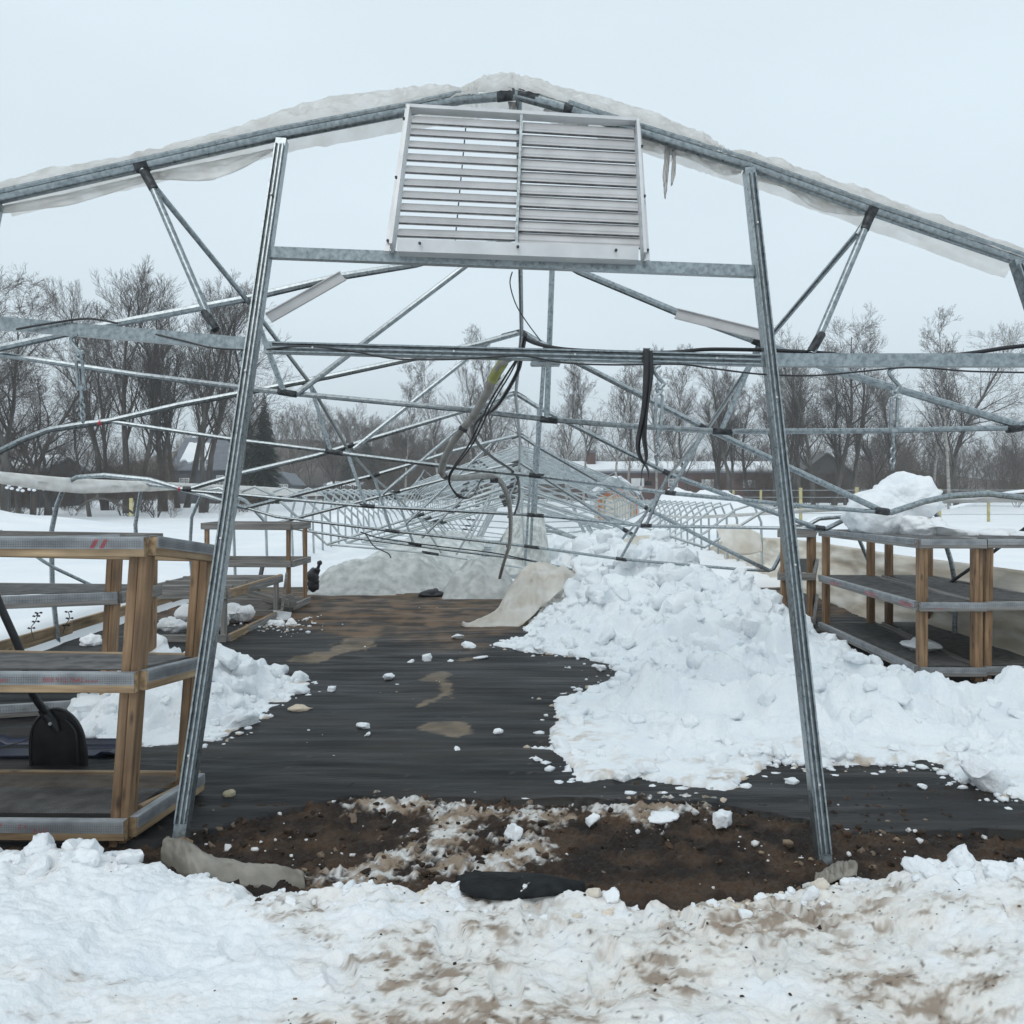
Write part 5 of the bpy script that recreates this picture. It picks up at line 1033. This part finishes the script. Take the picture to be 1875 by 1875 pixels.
PROTO = {
 'wide': [grow(s, 10, 2, .24, .66, .16, (13,8,6,4), .21, .14, .07, .52, .007) for s in (1, 2)],
 'tall': [grow(s, 10, 1, .28, .68, .30, (28,7,5,4), .10, .06, .02, .25, .0050) for s in (3, 4)],
 'oak':  [grow(s, 10, 1, .22, .72, .20, (20,8,6,4), .17, .11, .04, .40, .0050) for s in (5, 6)],
 'fan':  [grow(s, 10, 2, .26, .48, .24, (16,8,6,4), .17, .09, .05, .40, .0050) for s in (7, 8)],
 'bush': [grow(s, 10, 6, .08, .65, .20, (9,7,5), .07, .13, .20, .42, .010) for s in (9, 10)]}
for k, l in PROTO.items():
    for a, b_ in l: setm(a, BIRCH if k == 'tall' else BARK); setm(b_, TWIGB if k == 'bush' else TWIG)
ZT = {}
for l in PROTO.values():
    for pr in l:
        for me in pr:
            v = np.empty(len(me.vertices)*3, np.float32); me.vertices.foreach_get('co', v); ZT[me.name] = float(v[2::3].max())
def gz(X, Y): return float(field_h(np.array([[X]]), np.array([[Y]]))[0, 0])
tcount = [0]
def tree(kind, px, D, ytop, label, group=None, name='bare_tree', cat='tree', h=None, sx=1.0):
    tcount[0] += 1; tr, cr = PROTO[kind][tcount[0] % 2]
    X = (px-CX)/F*D; H = h or (EYE+(HY-ytop)*D/F); z = gz(X, D)-.15
    t = thing(name, label, cat, (X, D, z), group); s = H/max(ZT[tr.name], ZT[cr.name])
    t.scale = (s*sx, s*sx, s); t.rotation_euler = (0, 0, (tcount[0]*2.399) % 6.28)
    for nm, me in (('trunk', tr), ('crown', cr)):
        o = link(bpy.data.objects.new(nm, me)); o.parent = t
    return t
for i, (k, x, D, y, lab) in enumerate([
 ('wide',10,38,455,'wide bare tree at the far left edge of the picture'), ('wide',90,50,640,'low spreading bare tree left of the tall left group'), ('fan',235,52,468,'tallest bare tree left of the left door post'), ('fan',300,55,500,'slim bare tree second of the tall left group'), ('fan',365,53,505,'forked bare tree between the tall left group and the left door post'), ('oak',425,58,560,'bare tree just behind the left door post'), ('oak',165,47,660,'dense low bare tree behind the left hanging turnbuckle'), ('oak',35,46,620,'tangled bare tree below the left cross rail'),
 ('fan',200,57,525,'slender bare tree left of the tallest left tree'), ('fan',332,60,492,'tall bare tree in the middle of the left group'), ('oak',-25,41,500,'dense bare tree cut by the left picture edge'), ('oak',60,45,575,'bare tree just right of the left edge tree'), ('oak',612,85,745,'small round-crowned bare tree right of the left door post'), ('tall',742,80,672,'left of two slender bare trees left of the conduit'), ('tall',800,86,660,'right of two slender bare trees left of the conduit'), ('fan',880,70,650,'forked pale bare tree behind the grey conduit'), ('tall',908,76,598,'tall bare tree behind the ridge of the second fallen bow'), ('oak',985,95,720,'hazy bare tree right of the leaning king posts')]):
    tree(k, x, D, y, lab)
for i, (k, x, D, y) in enumerate([('tall',1038,72,668), ('tall',1068,74,655), ('tall',1125,70,652), ('tall',1148,75,660), ('tall',1200,72,648), ('tall',1238,70,640), ('oak',1262,80,690), ('fan',1312,66,662), ('fan',1345,63,672), ('oak',1375,68,690), ('fan',1425,64,645), ('fan',1460,62,640), ('oak',1490,60,605), ('oak',1525,63,592), ('fan',1555,64,618), ('oak',1600,68,690), ('fan',1645,72,690)]):
    od = ['first','second','third','fourth','fifth','sixth','seventh','eighth','ninth','tenth']
    tree(k, x, D, y, (od[i]+' from the left of the slender bare trees before the brick barn') if x < 1270 else (od[i-7]+' from the left of the bushy bare trees behind the right door post'), ['slender trees before the barn', 'trees behind the right door post'][0 if x < 1270 else 1])
tree('tall', 1738, 60, 572, 'tall pale bare tree right of the right hanging turnbuckle'); tree('tall', 1712, 66, 640, 'thin pale tree just left of the tall right tree'); tree('oak', 1752, 62, 585, 'bare tree entwined with the tall pale right tree')
tree('oak', 1860, 80, 760, 'low brown bare tree at the right picture edge')
rg = random.Random(12)
for i in range(40):      # undergrowth
    x = rg.uniform(-40, 470); D = rg.uniform(44, 64); tree('bush', x, D, 0, 'leafless brown bush in the thicket below the left trees', 'bushes below the left trees', 'bush', 'bush', h=rg.uniform(2.2, 6.0) if x < 300 else rg.uniform(1.6, 2.6))
for i in range(30):
    x = rg.uniform(1230, 1900); D = rg.uniform(62, 84); tree('bush', x, D, 0, 'leafless brown bush in the thicket behind the yellow post fence', 'bushes behind the right fence', 'bush', 'bush', h=rg.uniform(2.0, 5.0))
for i in range(14):
    x = rg.uniform(560, 1080); D = rg.uniform(75, 95); tree('bush', x, D, 0, 'leafless bush beyond the far end of the greenhouse', 'bushes beyond the greenhouse', 'bush', 'bush', h=rg.uniform(1.6, 4.2))
# -- conifers
def conifer(px, D, ytop, label, w=.26, seed=0):
    X = (px-CX)/F*D; H = EYE+(HY-ytop)*D/F; z = gz(X, D)-.1; t = thing('conifer', label, 'conifer', (X, D, z)); rg = random.Random(seed)
    MB().tube([W(X,D,z), W(X,D,z+H*.9)], [H*.02, H*.004], 7).build('trunk', BARK, t)
    mb = MB(); n = 420
    for i in range(n):
        h = (i/n)**.85; zz = z+H*(.06+.94*h); R_ = H*w*(1-h)**.8*rg.uniform(.55, 1.15)+.06; a = i*2.399+rg.uniform(-.4,.4); d = W(math.cos(a), math.sin(a), 0); s = W(-math.sin(a), math.cos(a), 0)
        p = W(X, D, zz); wd = R_*.22+.05; dr = R_*rg.uniform(.25,.5)
        for q in (-1, 0, 1):
            dd = (d+s*q*.45).normalized(); mb.poly([p, p+dd*R_*.55+s*wd*.5-W(0,0,dr*.35), p+dd*R_-W(0,0,dr), p+dd*R_*.55-s*wd*.5-W(0,0,dr*.45)])
    mb.build('crown', NEEDLE, t, smooth=False); return t
conifer(484, 72, 735, 'dark spruce standing right of the left door post', .20, 1); conifer(456, 78, 770, 'smaller dark spruce behind the left door post', .24, 2)
conifer(645, 125, 822, 'dark evergreen on the far slope left of centre', .42, 3); conifer(672, 120, 815, 'rounded dark evergreen on the far slope beside the other', .45, 4); conifer(700, 122, 835, 'lowest dark evergreen of the far slope group', .45, 5); conifer(790, 130, 850, 'far evergreen behind the grey conduit loop', .40, 6)
# -- far wood and slope
def hill_h(X, Y):
    e = np.exp(-((X+52)/42)**2)*13+np.exp(-((X-70)/60)**2)*5.0+2.5
    return -1+e*ss(105, 190, Y)*ss(420, 260, Y)+.8*fbm(X*.05, Y*.05, 3, 3)
heightfield('hill', np.linspace(-260, 260, 90), np.linspace(100, 430, 50), hill_h, HILLM, kind='structure')
low = [grow(s, 10, 2, .15, .6, .25, (9,6,4), .10, .11, .12, .42, .02) for s in (21, 22, 23)]
LV = []
for a, b_ in low:
    vs, fs, o_ = [], [], 0
    for me in (a, b_):
        v = np.empty(len(me.vertices)*3, np.float32); me.vertices.foreach_get('co', v); f = np.empty(len(me.loops), np.int32); me.loops.foreach_get('vertex_index', f); vs.append(v.reshape(-1, 3)); fs.append(f.reshape(-1, 4)+o_); o_ += len(vs[-1])
    LV.append((np.concatenate(vs), np.concatenate(fs)))
    bpy.data.meshes.remove(a); bpy.data.meshes.remove(b_)
def wood(name, spots, mat):
    V, Fc, k = [], [], 0; rg = np.random.RandomState(8)
    for X, Y, z, H in spots:
        v, f = LV[rg.randint(3)]; a = rg.rand()*6.28; c, s = math.cos(a), math.sin(a); q = v*H/9.5; V.append(np.stack([q[:,0]*c-q[:,1]*s+X, q[:,0]*s+q[:,1]*c+Y, q[:,2]+z], -1)); Fc.append(f+k); k += len(v)
    o = mesh_obj(name, np.concatenate(V), np.concatenate(Fc), mat, None, False); o['kind'] = 'stuff'; return o
rs = np.random.RandomState(2); sp = []
for i in range(260):
    Y = rs.uniform(100, 150); px = rs.uniform(-60, 1950) if i < 110 else rs.uniform(690, 1480) if i >= 190 else rs.uniform(1480, 1950) if i < 160 else rs.uniform(-60, 480); X = (px-CX)/F*Y; tall = 8.5 if px > 1480 else 8.0 if i >= 190 else 6.5 if px > 1050 else 6.0 if px > 700 else 7
    sp.append((X, Y, max(-.1, float(hill_h(np.array([[X]]), np.array([[Y]]))[0,0])), tall*rs.uniform(.7, 1.25)))
for i in range(230):
    Y = rs.uniform(125, 250); px = rs.uniform(420, 860) if i < 180 else rs.uniform(-60, 1950); X = (px-CX)/F*Y; sp.append((X, Y, float(hill_h(np.array([[X]]), np.array([[Y]]))[0,0])-.2, rs.uniform(5, 9)))
wood('far_wood', sp, TWIGB)
# -- buildings
def gm(name, c1, c2=None, **k): return noisy(name, c1, c2 or tuple(v*1.3 for v in c1), **k)
SIDING = gm('dark_siding', (.045,.05,.06), scale=2, stretch=(1,1,10)); BRICK = gm('red_brick', (.075,.036,.033), (.12,.06,.052), scale=4, stretch=(1,1,4)); DKBARN = gm('dark_barn_boards', (.045,.04,.037), scale=3, stretch=(8,8,1)); ROOFG = gm('grey_roof', (.13,.14,.16), scale=2); WHITEP = gm('white_paint', (.66,.66,.62), (.74,.74,.70), scale=2); CREAM = gm('cream_boards', (.54,.50,.43), (.62,.58,.51), scale=2); CEDAR = gm('cedar_trim', (.36,.11,.04), (.48,.17,.07), scale=4); LTRIM = gm('pale_cedar', (.52,.34,.18), (.62,.44,.26), scale=4); GLASS = gm('window_glass', (.16,.18,.20), (.30,.33,.36), scale=1, rough=.15); BRIGHT = gm('snowlit_window', (.60,.62,.64), (.72,.73,.74), scale=2, rough=.3); GREYW = gm('grey_siding', (.10,.11,.12), scale=2, stretch=(1,1,10))
def house(name, label, x0, x1, D, yeave, yridge, depth, wallm, roofm, axis='y', win=(), cat='house', snow=None, over=.3, zb=None):
    """gable house: x0..x1 pixel span of its front; axis 'y': gable faces the camera, 'x': eave faces the camera"""
    X0, X1 = (x0-CX)/F*D, (x1-CX)/F*D; ze = EYE-(yeave-HY)/F*D; zr = EYE-(yridge-HY)/F*D; z0 = (gz((X0+X1)/2, D) if zb is None else zb)-.3
    t = thing(name, label, cat, ((X0+X1)/2, D, z0)); xm = (X0+X1)/2; Y1 = D+depth; ym = D+depth/2
    mb = MB()
    if axis == 'y':
        A = [W(X0,D,z0), W(X1,D,z0), W(X1,D,ze), W(xm,D,zr), W(X0,D,ze)]; B = [p+W(0,depth,0) for p in A]
        mb.poly(A); mb.poly(B[::-1]); mb.poly([A[1],B[1],B[2],A[2]]); mb.poly([A[0],A[4],B[4],B[0]])
        ro = [[W(X0-over,D-over,ze-over*(zr-ze)/(xm-X0)), W(xm,D-over,zr), W(xm,Y1+over,zr), W(X0-over,Y1+over,ze-over*(zr-ze)/(xm-X0))], [W(xm,D-over,zr), W(X1+over,D-over,ze-over*(zr-ze)/(xm-X0)), W(X1+over,Y1+over,ze-over*(zr-ze)/(xm-X0)), W(xm,Y1+over,zr)]]
    else:
        A = [W(X1,D,z0), W(X1,Y1,z0), W(X1,Y1,ze), W(X1,ym,zr), W(X1,D,ze)]; B = [W(X0,p.y,p.z) for p in A]
        mb.poly(A); mb.poly(B[::-1]); mb.poly([B[0],A[0],A[4],B[4]]); mb.poly([A[1],B[1],B[2],A[2]])
        k = over*(zr-ze)/(ym-D); ro = [[W(X0-over,D-over,ze-k), W(X1+over,D-over,ze-k), W(X1+over,ym,zr), W(X0-over,ym,zr)], [W(X0-over,ym,zr), W(X1+over,ym,zr), W(X1+over,Y1+over,ze-k), W(X0-over,Y1+over,ze-k)]]
    mb.build('wall', wallm, t, smooth=False)
    for r_ in ro:
        o = MB().poly([p+W(0,0,.03) for p in r_]).build('roof', roofm, t, smooth=False); md = o.modifiers.new('t', 'SOLIDIFY'); md.thickness = .16; md.offset = 1
        if snow: 
            s0, s1, t0, t1 = snow; q = lambda u, v: (r_[0].lerp(r_[1], u)).lerp(r_[3].lerp(r_[2], u), v)+W(0,0,.2)
            rg_ = random.Random(len(label)); up_ = [q(s0+(s1-s0)*i/10, t1-rg_.random()*.05) for i in range(11)]; dn = [q(s0+(s1-s0)*i/10, t0+rg_.random()*.14) for i in range(11)]
            b_ = MB()
            for i in range(10): b_.poly([dn[i], dn[i+1], up_[i+1], up_[i]])
            so = b_.build('roof_snow', SNOWF, t, smooth=False); md = so.modifiers.new('t', 'SOLIDIFY'); md.thickness = .22; md.offset = 1
    for (a, b_, c_, d_, g) in win:
        p0 = P(a, d_, D-.04); p1 = P(b_, c_, D-.04); cx = (p0+p1)/2; w_, h_ = p1.x-p0.x, p1.z-p0.z
        f_ = MB().box(cx, w_+.16, .06, h_+.16).build('window_frame', WHITEP, t, smooth=False); MB().box(cx-W(0,.04,0), w_, .05, h_).build('pane', g, f_, smooth=False)
        MB().box(cx-W(0,.07,0), .05, .03, h_).box(cx-W(0,.071,0), w_, .03, .05).build('muntin', WHITEP, f_, smooth=False)
    return t
house('dark_house', 'dark two-storey house with snow on its roof behind the left trees', 318, 428, 78, 858, 800, 7, SIDING, ROOFG, 'x', [(372,381,842,860,GLASS), (330,345,877,884,GLASS), (398,408,872,890,GLASS)], snow=(.12,.55,.15,.8))
house('small_house', 'small grey house with white-framed windows right of the left door post', 442, 508, 92, 884, 866, 6, GREYW, ROOFG, 'x', [(456,466,886,898,GLASS), (471,481,886,898,GLASS), (484,494,886,898,GLASS)])
house('gable_wing', 'grey gabled wing with a row of windows on the small house', 498, 530, 90, 884, 867, 5, GREYW, ROOFG, 'y', [(505,510,888,895,GLASS), (513,518,888,895,GLASS), (521,526,888,895,GLASS)], cat='house')
house('snowy_shed', 'low shed with snowy roof among the left trees', 15, 78, 62, 862, 838, 6, SIDING, ROOFG, 'x', (), cat='shed', snow=(.0,1,.0,.95))
house('board_shed', 'long low board shed below the far slope', 590, 664, 110, 898, 886, 5, DKBARN, ROOFG, 'x', (), cat='shed', snow=(.1,.9,.0,.8))
sh_ = house('garden_shed', 'white shed with cedar gable and snowy roof beyond the fallen bows', 1097, 1165, 44, 910, 883, 3, CREAM, ROOFG, 'y', (), cat='shed', snow=(.02,.98,.0,1), over=.18)
MB().poly(PP([(1095,911,43.9), (1167,911,43.9), (1131,885,43.9)])).build('gable', CEDAR, sh_, smooth=False).modifiers.new('t', 'SOLIDIFY').thickness = .05
for a, b_ in ((1095,1099), (1163,1168)): MB().box(P((a+b_)/2,932,43.88), .13, .08, 1.4).build('corner_post', CEDAR, sh_, smooth=False)
MB().box(P(1131,911,43.86), 2.1, .06, .09).build('trim', LTRIM, sh_, smooth=False); MB().box(P(1104,933,43.86), .07, .06, 1.25).build('trim', LTRIM, sh_, smooth=False); MB().box(P(1158,933,43.86), .07, .06, 1.25).build('trim', LTRIM, sh_, smooth=False)
MB().box(P(1131,932,43.9), 1.3, .05, 1.2).build('door', CREAM, sh_, smooth=False)
house('brick_barn', 'long red brick barn under a snow-covered roof behind the trees', 1050, 1480, 100, 866, 846, 12, BRICK, ROOFG, 'x', [(1157,1178,877,890,BRIGHT), (1286,1306,879,892,BRIGHT), (1362,1382,880,892,BRIGHT), (1085,1096,878,890,GLASS), (1225,1240,878,890,GLASS)], cat='barn', snow=(.0,1,.02,.95))
house('gable_barn', 'dark gabled barn behind the thicket right of the right door post', 1462, 1566, 86, 872, 832, 9, DKBARN, DKBARN, 'y', (), cat='barn')
ch = thing('chimney', 'tall brick chimney rising left of the barn', 'chimney', P(1082,900,104))
bar('stack', P(1082,905,104), P(1082,828,104), 1.1, 1.1, BRICK, ch); MB().box(P(1082,827,104), 1.35, 1.35, .3).build('cap', ROOFG, ch, smooth=False)
pf = thing('board_fence', 'weathered board fence at the foot of the far slope', 'fence', P(600,905,98))
for k in range(40):
    x = 528+k*3.9; bar('board', P(x,912,98)+W(0,0,0), P(x,888+(k*7 % 3),98), .22, .03, DKBARN, pf, Vector((0,-1,0)))
# -- yellow post fence
fp = [(1312,40), (1332,41), (1343,44), (1393,42), (1466,41), (1569,40), (1720,38), (1810,39), (1900,38)]
fn = thing('post_fence', 'wire fence on yellow wooden posts behind the right racks', 'fence', W(14,40,.2))
tops = []
for x, D in fp:
    yt = {1720:895, 1466:893, 1569:892}.get(x, 897); a = P(x, 905, D); a.z = .0; b_ = P(x, yt, D); bar('post', a, b_, .13 if x in (1466,1569,1720) else .09, .13, YEL, fn, Vector((0,-1,0))); tops.append(b_)
for zz in (1.85, 1.5, 1.1, .7):
    tube('fence_wire', [W(p.x, p.y-.09, zz) for p in tops], .012, GALVF, fn, 4)
yp = bar('marker_post', P(240,945,40), P(240,912,40), .14, .12, YEL); meta(yp, 'single yellow marker post in the snow below the left trees', 'post')
for k, (x, y) in enumerate(((17,893), (37,897), (58,896), (75,894))):
    t = thing('garden_light', ['first','second','third','last'][k]+' from the left of the four snow-capped garden lights', 'garden light', P(x, 920, 30), 'garden lights at the left edge'); tube('stake', PP([(x,930,30), (x,y,30)]), .02, DARK, t, 5)
    for dx, dz in ((-.08,0), (.09,-.03), (0,.09)): blob('snow_cap', P(x,y,30)+W(dx,0,dz), circ(.07,.05,8), .06, SNOWF, t, nu=10, nv=6, amp=.0)
# fallen branch arcs in the left field
for k, (pts_, lab) in enumerate((([(140,935,36), (160,918,36), (190,913,36), (220,925,36), (248,942,36)], 'arched bare branch rising out of the left snow field'), ([(1740,930,30), (1790,918,30), (1830,905,30), (1880,898,30)], 'snow-covered branch leaning before the right fence'))):
    meta(tube('fallen_branch', PP(pts_), .05 if k == 0 else .06, BARK if k == 0 else SNOWF, None, 6, 6), lab, 'branch')
# -- haze
hz = MB().box((0, 560, 13), 1900, 1240, 38.0).build('haze', None, None, smooth=False)
hz.data.materials.clear(); m = bpy.data.materials.new('haze_air'); m.use_nodes = True; nt = m.node_tree; nt.nodes.clear()
ou = N(nt, 'ShaderNodeOutputMaterial'); pv = N(nt, 'ShaderNodeVolumePrincipled'); pv.inputs['Color'].default_value = (.93,.95,.97,1); pv.inputs['Density'].default_value = .0017; nt.links.new(pv.outputs[0], ou.inputs['Volume'])
hz.data.materials.append(m); hz['kind'] = 'stuff'
